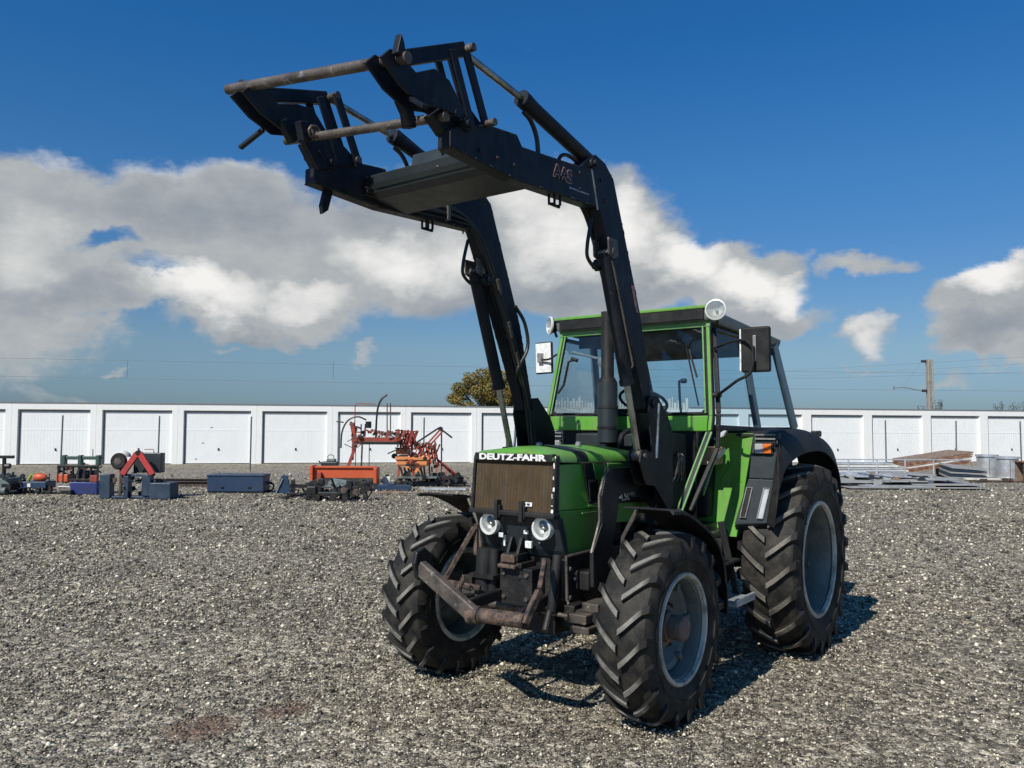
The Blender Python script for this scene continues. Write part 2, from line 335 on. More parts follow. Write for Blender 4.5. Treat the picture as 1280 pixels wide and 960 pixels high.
def copy_tree(o, parent=None):
    c = o.copy(); COL.objects.link(c); c.parent = parent
    for ch in o.children: copy_tree(ch, c)
    return c
def smooth_pts(pts, n=6):
    """Catmull-Rom through the points"""
    P = [Vector(p) for p in pts]; P = [P[0]*2-P[1]]+P+[P[-1]*2-P[-2]]; out = []
    for i in range(1, len(P)-2):
        for k in range(n):
            t = k/n; a, b_, c, d = P[i-1:i+3]
            out.append(0.5*((2*b_)+(c-a)*t+(2*a-5*b_+4*c-d)*t*t+(-a+3*b_-3*c+d)*t**3))
    out.append(P[-2]); return out
# ------------------------------------------------------------------ ground
def soil_patch(q, pos):
    """bare reddish soil showing through, near the photographer's left"""
    x, y, z = q.xyz(pos); w = q.m('MULTIPLY', q.m('SUBTRACT', q.noise(pos, 3.5, 6, 0.65), 0.5), 1.6)
    out = None
    for cx, cy, rx, ry in ((3.98, -1.30, .28, .26), (3.5, -1.15, .22, .18)):
        dx = q.m('MULTIPLY', q.m('SUBTRACT', x, cx), 1/rx); dy = q.m('MULTIPLY', q.m('SUBTRACT', y, cy), 1/ry)
        d = q.m('SUBTRACT', q.m('ADD', 1.0, w), q.m('ADD', q.m('MULTIPLY', dx, dx), q.m('MULTIPLY', dy, dy)))
        out = d if out is None else q.m('MAXIMUM', out, d)
    return q.m('MULTIPLY', out, 1.2, clamp=True)
def ground_material():
    mt, q, p = material('crushed_gravel')
    pos = q.n('ShaderNodeNewGeometry').outputs['Position']
    v1 = q.n('ShaderNodeTexVoronoi'); v1.inputs['Scale'].default_value = 42; q.put(v1.inputs['Vector'], pos)
    v2 = q.n('ShaderNodeTexVoronoi'); v2.inputs['Scale'].default_value = 15; q.put(v2.inputs['Vector'], pos)
    t1 = q.xyz(v1.outputs['Color'])[0]; t2 = q.xyz(v2.outputs['Color'])[1]
    tone = q.ramp(q.m('MULTIPLY_ADD', t1, 0.5, q.m('MULTIPLY', t2, 0.5)), [(0.15, (0.06, 0.053, 0.043)), (0.42, (0.19, 0.168, 0.130)), (0.62, (0.31, 0.277, 0.215)), (0.84, (0.58, 0.53, 0.42))])
    big = q.ramp(q.noise(pos, 0.45, 8, 0.66), [(0.28, (0.80, 0.79, 0.77)), (0.5, (1.03, 1.01, 0.97)), (0.72, (1.20, 1.18, 1.10))])
    tone = q.mix(1.0, tone, big, 'MULTIPLY')
    warm = q.ramp(q.noise(pos, 0.9, 6, 0.62), [(0.585, (0, 0, 0)), (0.70, (1, 1, 1))])
    tone = q.mix(q.m('MULTIPLY', warm, 0.12), tone, (0.20, 0.13, 0.10, 1))
    tone = q.mix(q.m('MULTIPLY', soil_patch(q, pos), 0.7), tone, (0.16, 0.095, 0.065, 1))
    q.put(p.inputs['Base Color'], tone); p.inputs['Roughness'].default_value = 0.9; p.inputs['Specular IOR Level'].default_value = 0.2
    bn = q.n('ShaderNodeBump'); bn.inputs['Strength'].default_value = 0.9; bn.inputs['Distance'].default_value = 0.03
    q.put(bn.inputs['Height'], q.m('ADD', q.m('MULTIPLY', v2.outputs['Distance'], -1.2), q.m('MULTIPLY', v1.outputs['Distance'], -0.6)))
    q.put(p.inputs['Normal'], bn.outputs[0]); return mt
def stone_material():
    mt, q, p = material('crushed_stones')
    g = q.n('ShaderNodeNewGeometry'); ri = g.outputs['Random Per Island']; pos = g.outputs['Position']
    tone = q.ramp(ri, [(0.0, (0.030, 0.028, 0.026)), (0.25, (0.105, 0.095, 0.078)), (0.60, (0.220, 0.198, 0.155)), (0.84, (0.39, 0.352, 0.275)), (0.97, (0.80, 0.745, 0.60))])
    big = q.ramp(q.noise(pos, 0.45, 8, 0.66), [(0.28, (0.80, 0.79, 0.77)), (0.5, (1.03, 1.01, 0.97)), (0.72, (1.20, 1.18, 1.10))])
    tone = q.mix(1.0, tone, big, 'MULTIPLY')
    warm = q.ramp(q.noise(pos, 0.9, 6, 0.62), [(0.585, (0, 0, 0)), (0.70, (1, 1, 1))])
    tone = q.mix(q.m('MULTIPLY', warm, 0.16), tone, (0.20, 0.125, 0.085, 1))
    tone = q.mix(q.m('MULTIPLY', soil_patch(q, pos), 0.42), tone, (0.16, 0.095, 0.065, 1))
    q.put(p.inputs['Base Color'], tone); p.inputs['Roughness'].default_value = 0.85; p.inputs['Specular IOR Level'].default_value = 0.25
    return mt
# one sheet out to the horizon, gently uneven near by
def hgt(x, y): return 0.012*math.sin(x*0.9+1.3)*math.sin(y*0.7)+0.008*math.sin(x*2.3+y*1.7)
gm = MB(); R_ = [0]+[0.6*1.17**i for i in range(52)]; NA = 72
gm.v.append((0, 0, 0))
for r_ in R_[1:]:
    for k in range(NA):
        a = 2*PI*k/NA; x, y = 2+r_*math.cos(a), r_*math.sin(a); fade = max(0, 1-max(0, r_-14)/10) * (0 if (abs(x-1) < 2.4 and abs(y) < 1.8) else 1)
        gm.v.append((x, y, -0.012+hgt(x, y)*0.35*fade))
gm.v[0] = (2, 0, -0.012)
for k in range(NA): gm.f.append((0, 1+k, 1+(k+1) % NA))
for i in range(len(R_)-2):
    for k in range(NA):
        a = 1+i*NA; gm.f.append((a+k, a+NA+k, a+NA+(k+1) % NA, a+(k+1) % NA))
tag(obj('ground', gm, ground_material(), smooth=60), 'grey crushed stone yard surface', None, kind='structure')

def stones():
    """crushed stones lying on the yard: eight-sided chips, finer and denser near by"""
    ang = math.radians(43); n0 = 900000
    v = 2.6*(34/2.6)**rng.uniform(0, 1, n0)                 # equal numbers per ratio of distance
    keep = rng.uniform(0, 1, n0) < np.where(v < 4.2, (v/4.2)**2, 1)*np.clip((34-v)/14, 0, 1)
    v = v[keep][:225000]; a = rng.uniform(-ang, ang, len(v))
    s = 0.0062*(np.maximum(v, 4)/4)**0.72*rng.choice([0.65, 0.85, 1.1, 1.6, 2.5], len(v), p=[.3, .35, .23, .10, .02])
    u, v = v*np.sin(a), v*np.cos(a)
    out = [np.stack([YO.x+UH.x*u+VH.x*v, YO.y+UH.y*u+VH.y*v, s], 1)]
    for wx_, wy_, hl, hw in ((2.19, .868, .26, .20), (2.19, -.868, .26, .20), (0, 1.014, .32, .25), (0, -1.014, .32, .25)):   # stones pushed up round each tyre
        t_ = rng.uniform(0, 2*PI, 700); q_ = rng.uniform(.82, 1.25, 700)
        out.append(np.stack([wx_+hl*q_*np.cos(t_), wy_+hw*q_*np.sin(t_), rng.uniform(.006, .014, 700)], 1))
    P = np.vstack(out); n = len(P)
    octa = np.array([(1,0,0),(0,1,0),(-1,0,0),(0,-1,0),(0,0,1),(0,0,-1)], float)
    V = octa[None]*rng.uniform(0.6, 1.25, (n, 6, 1))+rng.uniform(-.22, .22, (n, 6, 3))
    V[:, :, 0] *= rng.uniform(0.8, 1.35, (n, 1)); V[:, :, 2] *= rng.uniform(0.5, 0.85, (n, 1))
    # random tilt and turn
    t = rng.uniform(0, 2*PI, n); tl = rng.normal(0, .45, n); ct, st, c2, s2 = np.cos(t)[:, None], np.sin(t)[:, None], np.cos(tl)[:, None], np.sin(tl)[:, None]
    x, y, z = V[:, :, 0], V[:, :, 1], V[:, :, 2]
    y, z = y*c2-z*s2, y*s2+z*c2
    x, y = x*ct-y*st, x*st+y*ct
    s = P[:, 2:3]; lift = rng.uniform(-.004, .006, (n, 1)); lift[-2800:] += rng.uniform(0, .022, (2800, 1)); zz = z*s+s*0.25-0.010+lift
    V = np.stack([x*s+P[:, 0:1], y*s+P[:, 1:2], zz], 2).reshape(-1, 3)
    F = np.array([(0,1,4),(1,2,4),(2,3,4),(3,0,4),(1,0,5),(2,1,5),(3,2,5),(0,3,5)])
    F = (F[None]+np.arange(n)[:, None, None]*6).reshape(-1)
    me = bpy.data.meshes.new('gravel'); nf = n*8
    me.vertices.add(len(V)); me.vertices.foreach_set('co', V.astype(np.float32).ravel())
    me.loops.add(nf*3); me.loops.foreach_set('vertex_index', F.astype(np.int32))
    me.polygons.add(nf); me.polygons.foreach_set('loop_start', (np.arange(nf)*3).astype(np.int32)); me.polygons.foreach_set('loop_total', np.full(nf, 3, np.int32))
    me.update(); print('stones', n)
    return me
tag(link('gravel', stones(), stone_material()), 'loose grey and cream crushed stones covering the yard', None, kind='stuff')

# ------------------------------------------------------------------ garages
GW, GH, GD = 3.58, 2.82, 6.0
DL, DW, DH, REC = 0.0, 3.07, 2.53, 0.12       # door opening: offset, width, height, recess
RA = math.radians(90-78.6)                     # rows recede to the right
def garage(u, v, first, label, group):
    """origin = the door's left foot; local x runs along the row, local -y faces the yard"""
    g = empty('garage', loc=yard(u, v), rz=YROT+RA)
    g['label'] = label; g['category'] = 'garage'; g['group'] = group
    if first is None:
        a, c = -(GW-DW)/2, DW+(GW-DW)/2
        w = MB()
        w.box((a, 0, -.05), (0, .2, GH)).box((DW, 0, -.05), (c-.006, .2, GH)).box((0, 0, DH), (DW, .2, GH))
        w.box((a, .2, -.05), (a+.08, GD, GH-.02)).box((c-.09, .2, -.05), (c-.006, GD, GH-.02)).box((a+.08, GD-.1, -.05), (c-.09, GD, GH-.02)).box((a+.08, .2, GH-.14), (c-.09, GD-.1, GH-.02))
        obj('wall', w, M['plaster'], g)
        obj('roof_edge', MB().box((a, -.03, GH), (c-.006, GD, GH+.045)), M['capstrip'], g)
        d = MB(); nr = 22
        for i in range(nr):   # ribbed door leaf
            x0 = .03+i*(DW-.06)/nr; x1 = x0+(DW-.06)/nr
            d.box((x0, REC, .03), (x1-.022, REC+.03, DH-.02)); d.box((x1-.022, REC+.003, .03), (x1, REC+.03, DH-.02))
        for z in (.02, DH*.62, DH-.09): d.box((.03, REC-.006, z), (DW-.03, REC+.02, z+.05))
        dd = obj('door', d, M['door'], g)
        obj('handle', MB().box((DW*.51, REC-.05, .66), (DW*.51+.05, REC, .70)).box((DW*.51-.01, REC-.012, .62), (DW*.51+.06, REC-.002, .74)), M['black'], dd)
        obj('door_shade_strip', MB().box((.03, REC-.024, .0), (.10, REC-.008, DH-.02)).box((.10, REC-.024, DH-.10), (DW-.03, REC-.008, DH-.02)), M['capstrip'], g)  # grey strips put the jamb and lintel shadow into the colour
        obj('door_frame', MB().box((0, REC-.02, 0), (.03, REC+.04, DH)).box((DW-.03, REC-.02, 0), (DW, REC+.04, DH)).box((.03, REC-.02, DH-.02), (DW-.03, REC+.04, DH)), M['door'], g)
    else:
        for ch in first.children: copy_tree(ch, g)
    return g
ux, vx = math.cos(RA), math.sin(RA)
rowA = ['white garage cut by the left edge of the photo', 'white garage behind the slim post and the small blue cultivator at far left', 'white garage behind the red triangular hitch frame',
        'white garage behind the long blue box, with specks on its door', 'white garage directly left of the orange machinery', 'white garage behind the red sprayer mast and black hose',
        'white garage behind the folded red sprayer boom', 'white garage just left of the far loader arm', 'white garage seen through the left part of the windscreen',
        'white garage seen through the middle of the windscreen']
g0 = None
for i, lab in enumerate(rowA):
    k = i-1; g = garage(-22.6+k*GW*ux, 37.3+k*GW*vx, g0, lab, 'row of white garages behind the yard'); g0 = g0 or g
    if i == 3:
        for x, z in ((1.26, 1.72), (.88, .98), (.58, .22)): obj('door_mark', MB().box((x-.05, REC-.008, z-.02), (x+.05, REC-.002, z+.025)), M['capstrip'], g)
rowB = ['white garage seen through the right part of the windscreen', 'white garage seen through the cab side window', 'white garage just right of the black rear fender',
        'white garage behind the start of the brown board stack', 'white garage behind the brown board stack, by the concrete mast', 'white garage cut by the right edge of the photo']
for i, lab in enumerate(rowB):
    k = i-2; garage(15.75+k*GW*ux, 42.9+k*GW*vx, g0, lab, 'row of white garages behind the yard')
# thin posts in front of the garages
pm = MB().lathe([(0, .032), (2.16, .032), (2.19, .02), (2.2, .0)], axis='z', n=8)
p0m = None
labs = ['slim grey post beside the small blue cultivator at far left', 'slim grey post right behind the blue frame with the red triangle', 'slim grey post behind the long blue box',
        'slim grey post behind the red sprayer mast', 'slim grey post behind the folded red boom arms', 'slim grey post left of the far loader cylinder rod',
        'slim grey post just right of the rear fender', 'slim grey post right of the brown board stack', 'slim grey post at the right edge behind the drums']
for (x, v), lab in zip(((78.5, 31.6), (199.5, 32.3), (314.5, 33.0), (424, 33.7), (530, 34.4), (633, 35.1), (1106.5, 37.2), (1194, 38.0), (1275, 38.7)), labs):
    if p0m is None: p0m = pm.mesh('yard_post'); p0m.materials.append(M['post'])
    o = bpy.data.objects.new('yard_post', p0m); COL.objects.link(o); o.location = yard((x-640)/FPX*v, v); tag(o, lab, 'post', 'slim posts in front of the garages')
    o.rotation_euler = (random.uniform(-.012, .012), random.uniform(-.012, .012), 0)

# ------------------------------------------------------------------ railway mast, wires, greenery beyond
mv = 62.0; mu = (1163-640)/FPX*mv
mast = empty('railway_mast', loc=yard(mu, mv), rz=YROT)
tag(mast, 'tall concrete railway mast standing behind the garages at right', 'mast')
mk = MB(); mk.box((-.20, -.2, 0), (-.08, .2, 7.1)).box((.08, -.2, 0), (.20, .2, 7.1)).box((-.08, -.06, 0), (.08, .06, 7.05))
obj('pole', mk, M['concrete'], mast, bevel=.02)
for z in (6.95, 4.7): obj('insulator', MB().lathe([(-.62, .03), (-.6, .10), (-.5, .10), (-.48, .05), (-.4, .12), (-.32, .05), (-.3, .12), (-.24, .04)], (0, 0, z), axis='x', n=10), M['black'], mast)
obj('bracket_arm', MB().tube([(-.6, 0, 4.7), (-2.0, 0, 4.95), (-2.7, 0, 4.9)], .035, 6).tube([(-.6, 0, 6.9), (-2.0, 0, 5.05)], .012, 5).tube([(-2.75, 0, 4.75), (-2.75, 0, 5.05)], .05, 6), M['wire'], mast)
wires = [((-60, 90, 9.2), (60, 62, 7.0), 1.0, 'upper left'), ]
def wire(a, c, sag, lab, r=.014):
    pts = []
    for i in range(25):
        t = i/24; pts.append(tuple(yard(a[0]+(c[0]-a[0])*t, a[1]+(c[1]-a[1])*t, a[2]+(c[2]-a[2])*t-sag*4*t*(1-t))))
    tag(obj('overhead_wire', MB().tube(pts, r, 4, False), M['wire'], smooth=60), lab, 'wire', 'thin overhead railway wires')
def hz_(y, v): return 1.812+(533.7-y)/FPX*v
wire((-50, 62, hz_(447, 62)), (80, 70, hz_(466, 70)), .3, 'upper of the two level overhead wires above the garages')
wire((-50, 62, hz_(470, 62)), (80, 70, hz_(487, 70)), .3, 'lower of the two level overhead wires above the garages')
wire((10, 66, hz_(472, 66)), (60, 48, hz_(398, 48)), .2, 'highest slanting wire rising to the right edge')
wire((10, 66, hz_(478, 66)), (60, 48, hz_(408, 48)), .25, 'second slanting wire rising to the right edge')
wire((10, 66, hz_(476, 66)), (62, 58, hz_(440, 58)), .3, 'lowest slanting wire above the concrete mast')
for x, lab in ((158, 'thin wire hanger between the wires above the left garages'), (416, 'thin wire hanger between the wires left of the sprayer mast')):
    v = 64; tag(obj('wire_hanger', MB().tube([tuple(yard((x-640)/FPX*v, v, hz_(474.5, v))), tuple(yard((x-640)/FPX*v, v, hz_(453, v)))], .02, 5), M['wire']), lab, 'hanger')

def leaf_mat(name, cols):
    mt, q, p = material(name)
    g = q.n('ShaderNodeNewGeometry'); st = [(i/(len(cols)-1), c) for i, c in enumerate(cols)]
    q.put(p.inputs['Base Color'], q.ramp(g.outputs['Random Per Island'], st)); p.inputs['Roughness'].default_value = 0.6
    return mt
autumn = leaf_mat('autumn_leaves', [(0.05, 0.08, 0.02), (0.13, 0.14, 0.03), (0.24, 0.19, 0.035), (0.34, 0.20, 0.03), (0.24, 0.12, 0.03), (0.13, 0.13, 0.03), (0.06, 0.09, 0.025)])
scrub = leaf_mat('scrub_leaves', [(0.03, 0.04, 0.02), (0.07, 0.075, 0.035), (0.11, 0.10, 0.06)])
bark = mat('tree_bark', (0.10, 0.08, 0.06), 0.9, 0, (0.05, 0.04, 0.03), 9, bump=0.5)
def leaves(lobes, n, size, rs):
    V, F = [], []
    r_ = np.random.default_rng(rs); wsum = sum(l[3]*l[4]*l[5] for l in lobes)
    for (cx, cy, cz, rx, ry, rz) in lobes:
        k = int(n*rx*ry*rz/wsum)
        for _ in range(k):
            d = r_.normal(size=3); d /= np.linalg.norm(d); rad = r_.uniform(.45, 1.06)**.6
            if r_.random() < .12: rad *= 1.15
            c = np.array((cx+d[0]*rx*rad, cy+d[1]*ry*rad, cz+d[2]*rz*rad))
            a = r_.normal(size=3); a /= np.linalg.norm(a); e = np.cross(a, r_.normal(size=3)); e /= np.linalg.norm(e); s = size*r_.uniform(.6, 1.5)
            o = len(V); V += [c-a*s, c+e*s*.5, c+a*s, c-e*s*.5]; F.append((o, o+1, o+2, o+3))
    mb = MB(); mb.v = [tuple(v) for v in V]; mb.f = F; return mb
tv = 56; tr_ = empty('autumn_tree', loc=yard((610-640)/FPX*tv, tv), rz=YROT)
tag(tr_, 'bushy tree with golden brown autumn leaves rising behind the garages', 'tree')
tk = MB().tube([(0, 0, 0), (.05, 0, 1.5), (-.05, 0, 2.6)], [.16, .13, .10], 8)
lob = []
for i in range(85):
    a = random.uniform(0, 2*PI); rr = 2.45*random.random()**.6; h = random.uniform(2.4, 5.75-.42*rr**1.6)
    tk.tube(smooth_pts([(0, 0, 1.6+random.random()), (math.cos(a)*rr*.4, math.sin(a)*rr*.4, h*.7), (math.cos(a)*rr, math.sin(a)*rr, h)], 3), [.04]*6+[.012], 5)
    lob.append((math.cos(a)*rr, math.sin(a)*rr, h, random.uniform(.28, .62), random.uniform(.28, .62), random.uniform(.22, .5)))
for x, z, s in ((-1.45, 5.35, .26), (-1.3, 4.7, .4), (.05, 5.6, .35), (.3, 5.2, .55), (-2.0, 4.0, .5), (1.4, 4.6, .5), (-.6, 4.7, .6), (.6, 4.3, .7)): lob.append((x, 0, z, s, s, s*.9))
obj('trunk', tk, bark, tr_); obj('crown', leaves(lob, 42000, .062, 5), autumn, tr_)
for x0, h, wd, lab, rs in ((1153, 3.2, .35, 'small scrubby bush peeping over the roof left of the concrete mast', 1), (1171, 3.6, .3, 'thin twiggy bush peeping over the roof right of the concrete mast', 2), (1264, 3.45, 1.3, 'low ragged bush behind the garage roofs at the right edge', 3)):
    v = 60; e = empty('bush', loc=yard((x0-640)/FPX*v, v), rz=YROT); tag(e, lab, 'bush'); q_ = random.Random(rs); st = MB(); lb = []
    for i in range(int(10+wd*14)):
        x = q_.uniform(-wd, wd); hh = h*q_.uniform(.8, 1.12); st.tube([(x*.4, 0, 0), (x*.8, 0, hh*.6), (x, q_.uniform(-.3, .3), hh)], [.03, .02, .006], 4)
        lb.append((x, 0, hh-.25, .16, .2, .28))
    obj('stem', st, bark, e); obj('foliage', leaves(lb, 160+int(260*wd), .05, rs), scrub, e)
# ------------------------------------------------------------------ the tractor
T = empty('tractor'); tag(T, 'old green tractor with raised black front loader and muddy tyres, parked on the gravel', 'tractor')
def mirror(p): return [(x, -y, z) for x, y, z in p]

# --- wheels
def tyre_mesh(R, Wd, rimr, nl, lugh):
    h = Wd/2; Rc = R-lugh
    sec = [(-h*.80, rimr+.0), (-h*.86, rimr+.012), (-h*.98, rimr+(Rc-rimr)*.30), (-h*1.0, rimr+(Rc-rimr)*.40), (-h*1.035, rimr+(Rc-rimr)*.41), (-h*1.04, rimr+(Rc-rimr)*.45), (-h*1.015, rimr+(Rc-rimr)*.46), (-h*1.03, rimr+(Rc-rimr)*.60), (-h*.99, rimr+(Rc-rimr)*.80), (-h*.90, Rc-.016), (-h*.74, Rc-.004), (-h*.35, Rc+.003), (0, Rc+.005)]
    sec = sec+[(-a, r) for a, r in sec[-2::-1]]
    mb = MB().lathe(sec, n=72)
    return mb
def lug_mesh(R, Wd, rimr, nl, lugh):
    mb = MB(); h = Wd/2; Rc = R-lugh
    steps = [(0.03, Rc+.002, R-.001), (0.30, Rc, R), (0.60, Rc-.003, R-.004), (0.84, Rc-.012, R-.014), (0.985, Rc-.035, R-.032), (1.045, rimr+(Rc-rimr)*.70, rimr+(Rc-rimr)*.80)]
    for side in (-1, 1):
        for i in range(nl):
            t0 = 2*PI*(i+(0.5 if side > 0 else 0))/nl; rows = []
            for k, (w, rb, rt) in enumerate(steps):
                th = t0+(0.30*min(w, .98)**1.15)*(1.2/R)**.6*.62; y = side*w*h
                half = (0.024, .024, .025, .028, .031, .020)[k]*(R/.6)**.6
                topw = .72 if k < 4 else .85
                yo = y*1.0; yt = y+side*(.012 if k >= 4 else 0)
                cs = []
                for (s_, r_, q_) in ((-1, rb-.012, 1.25), (-1, rt, topw), (1, rt, topw), (1, rb-.012, 1.25)):
                    a = th+s_*half*q_/R; yy = yt if r_ == rt else yo
                    cs.append((r_*math.cos(a), yy, r_*math.sin(a)))
                rows.append(cs)
            o = len(mb.v); vs = [p for r_ in rows for p in r_]; n = len(rows)
            fs = [(0, 1, 2, 3), tuple(4*(n-1)+j for j in (3, 2, 1, 0))]
            for k in range(n-1):
                for j in range(3): fs.append((4*k+j, 4*k+j+1, 4*k+4+j+1, 4*k+4+j))
            mb.add(vs, fs)
    return mb
RF, WF, RR, WR_ = 0.590, 0.335, 0.772, 0.435
tyF = tyre_mesh(RF, WF, .325, 19, .038).mesh('tyre'); lgF = lug_mesh(RF, WF, .325, 19, .038).mesh('tread_lugs')
tyR = tyre_mesh(RR, WR_, .455, 21, .044).mesh('tyre'); lgR = lug_mesh(RR, WR_, .455, 21, .044).mesh('tread_lugs')
def shade(me, mt, ang=40):
    me.materials.append(mt); me.polygons.foreach_set('use_smooth', [True]*len(me.polygons)); me.set_sharp_from_angle(angle=math.radians(ang))
for me, mt in ((tyF, M['rubber']), (lgF, M['lug']), (tyR, M['rubber']), (lgR, M['lug_rear'])): shade(me, mt, 38)
def rimF(s):
    # s = +1: outer face towards +y; flange, barrel and dished disc
    p = [(.150, .318), (.152, .336), (.138, .344), (.130, .330), (.120, .300), (.070, .288), (.030, .285), (-.05, .288), (-.11, .30), (-.13, .33), (-.138, .344), (-.150, .336), (-.145, .31),
         (-.10, .290), (.02, .272), (.045, .268), (.035, .235), (-.015, .20), (-.03, .165), (-.02, .12), (-.02, 0.0)]
    return MB().lathe([(s*a, r) for a, r in p], n=56)
def rimR(s):
    p = [(.190, .440), (.194, .466), (.178, .474), (.168, .458), (.156, .425), (.110, .412), (.02, .405), (-.08, .408), (-.14, .425), (-.16, .458), (-.178, .474), (-.19, .462), (-.18, .43),
         (-.13, .414), (-.03, .395), (-.055, .390), (-.075, .33), (-.105, .27), (-.115, .19), (-.11, .14), (-.11, 0.0)]
    return MB().lathe([(s*a, r) for a, r in p], n=64)
def wheel(name, x, y, r, ty, lg, rim_fn, front, spin=0.0, label=None):
    s = 1 if y > 0 else -1
    w = empty(name, T, (x, y, r-(.012 if front else .026))); w.rotation_euler = (0, spin, 0)
    if label: w['label'] = label
    t = bpy.data.objects.new('tyre', ty); COL.objects.link(t); t.parent = w
    l = bpy.data.objects.new('tread_lugs', lg); COL.objects.link(l); l.parent = w
    rm = obj('rim', rim_fn(s), M['rim'], w, smooth=35)
    q = (.152, .336, .344, .318) if front else (.194, .466, .474, .44)
    obj('rim_flange', MB().lathe([(s*(q[0]-.022), q[3]-.008), (s*(q[0]+.003), q[3]-.001), (s*(q[0]+.005), q[1]+.001), (s*(q[0]-.010), q[2]+.002), (s*(q[0]-.02), q[2])], n=64), M['flange'], w, smooth=40)
    obj('rim_flange', MB().lathe([(-s*(q[0]-.022), q[3]-.02), (-s*(q[0]+.003), q[3]-.001), (-s*(q[0]+.005), q[1]+.001), (-s*(q[0]-.010), q[2]+.002)], n=64), M['flange'], w, smooth=40)
    if front:
        obj('hub', MB().lathe([(-.02*s, .135), (.02*s, .13), (.025*s, .098), (.060*s, .095), (.066*s, .078), (.150*s, .076), (.160*s, .066), (.161*s, 0)], n=28), M['hub'], w, smooth=35)
        for k in range(8):
            a = 2*PI*k/8+.2; px, pz = .165*math.cos(a), .165*math.sin(a)
            obj('wheel_nut', MB().lathe([(-.035*s, .019), (.0, .019), (.0, .011), (.016*s, .011), (.017*s, 0)], (px, 0, pz), n=6), M['worn'], w)
        for k in range(6):
            a = 2*PI*k/6; c = Vector((.25*math.cos(a), .03*s, .25*math.sin(a)))
            obj('rim_lug', MB().cbox(c, (.05, .07, .035), (0, -a, 0)), M['rim'], w, bevel=.006)
    else:
        obj('hub', MB().lathe([(-.11*s, .16), (-.08*s, .155), (-.075*s, .09), (-.02*s, .085), (-.015*s, 0)], n=28), M['hub'], w, smooth=35)
        for k in range(8):
            a = 2*PI*k/8; obj('wheel_nut', MB().lathe([(-.12*s, .018), (-.09*s, .018), (-.089*s, 0)], (.21*math.cos(a), 0, .21*math.sin(a)), n=6), M['worn'], w)
        for k in range(8):
            a = 2*PI*k/8+.3; obj('rim_lug', MB().cbox(Vector((.37*math.cos(a), -.03*s, .37*math.sin(a))), (.06, .06, .04), (0, -a, 0)), M['rim'], w, bevel=.006)
    return w
XF = 2.19
wheel('front_wheel', XF, .868, RF, tyF, lgF, rimF, True, .05)
wheel('front_wheel', XF, -.868, RF, tyF, lgF, rimF, True, .13)
wheel('rear_wheel', 0, 1.014, RR, tyR, lgR, rimR, False, .02)
wheel('rear_wheel', 0, -1.014, RR, tyR, lgR, rimR, False, .11)

# --- chassis, engine, axles
ch = MB(); ch.box((1.25, -.20, .62), (2.45, .20, 1.02)).box((-.25, -.24, .55), (1.30, .24, 1.0)).box((-.35, -.30, .62), (.2, .30, 1.1))
ch.box((1.3, -.16, .50), (2.0, .16, .64)).box((.2, -.30, .98), (1.25, .30, 1.12))
obj('chassis', ch, M['grime'], T, bevel=.015)
en = MB(); en.box((1.35, -.24, .98), (2.35, .24, 1.40))
for i in range(4): en.box((1.45+i*.22, -.29, 1.05), (1.6+i*.22, .29, 1.32))
en.tube([(1.4, .28, 1.0), (1.9, .27, .93), (2.3, .28, .96)], .03, 8).tube([(1.5, .33, .86), (2.2, .33, .84)], .018, 8)
en.lathe([(0, .075), (.2, .075), (.2, 0)], (1.55, .30, .86), axis='x', n=14)
obj('engine', en, M['grime'], T, bevel=.01)
ax = MB(); ax.box((XF-.09, -.55, .49), (XF+.09, .55, .63)).box((XF-.14, -.17, .44), (XF+.16, .17, .70))
ax.tube([(XF, -.74, .56), (XF, -.45, .56)], [.11, .09], 12).tube([(XF, .45, .56), (XF, .74, .56)], [.09, .11], 12)
ax.tube([(XF-.2, -.62, .60), (XF-.2, .62, .60)], .018, 8)
for s in (-1, 1): ax.cbox((XF, s*.66, .60), (.16, .10, .26)).cbox((XF+.10, s*.60, .58), (.18, .06, .06))
obj('front_axle', ax, M['grime'], T, smooth=30, bevel=.01)
obj('rear_axle', MB().tube([(0, -.84, .76), (0, -.3, .76)], [.12, .17], 14).tube([(0, .3, .76), (0, .84, .76)], [.17, .12], 14), M['grime'], T, smooth=35)
obj('steering_cylinder', MB().tube([(XF+.16, -.42, .58), (XF+.16, .05, .58)], .03, 10).tube([(XF+.16, .05, .58), (XF+.16, .5, .58)], .014, 8), M['worn'], T, smooth=35)
# steel block and bolts beside the axle, seen between hood and near tyre
sb = MB(); sb.box((2.22, .36, .58), (2.5, .50, .64)).box((2.18, .42, .64), (2.42, .54, .70)).box((2.2, .38, .52), (2.5, .52, .565))
obj('axle_bracket', sb, M['worn'], T, bevel=.008)
for s in (1, -1): obj('side_rail', MB().box((1.5, s*.305-.02, .70), (2.46, s*.305+.02, .98)), M['black'], T, bevel=.01)
for p in ((2.42, .327, .90), (2.36, .327, .83), (2.28, .327, .82), (2.42, .327, .60+.12)):
    obj('frame_bolt', MB().lathe([(0, .014), (.014, .014), (.015, 0)], p, n=6), M['steel'], T)

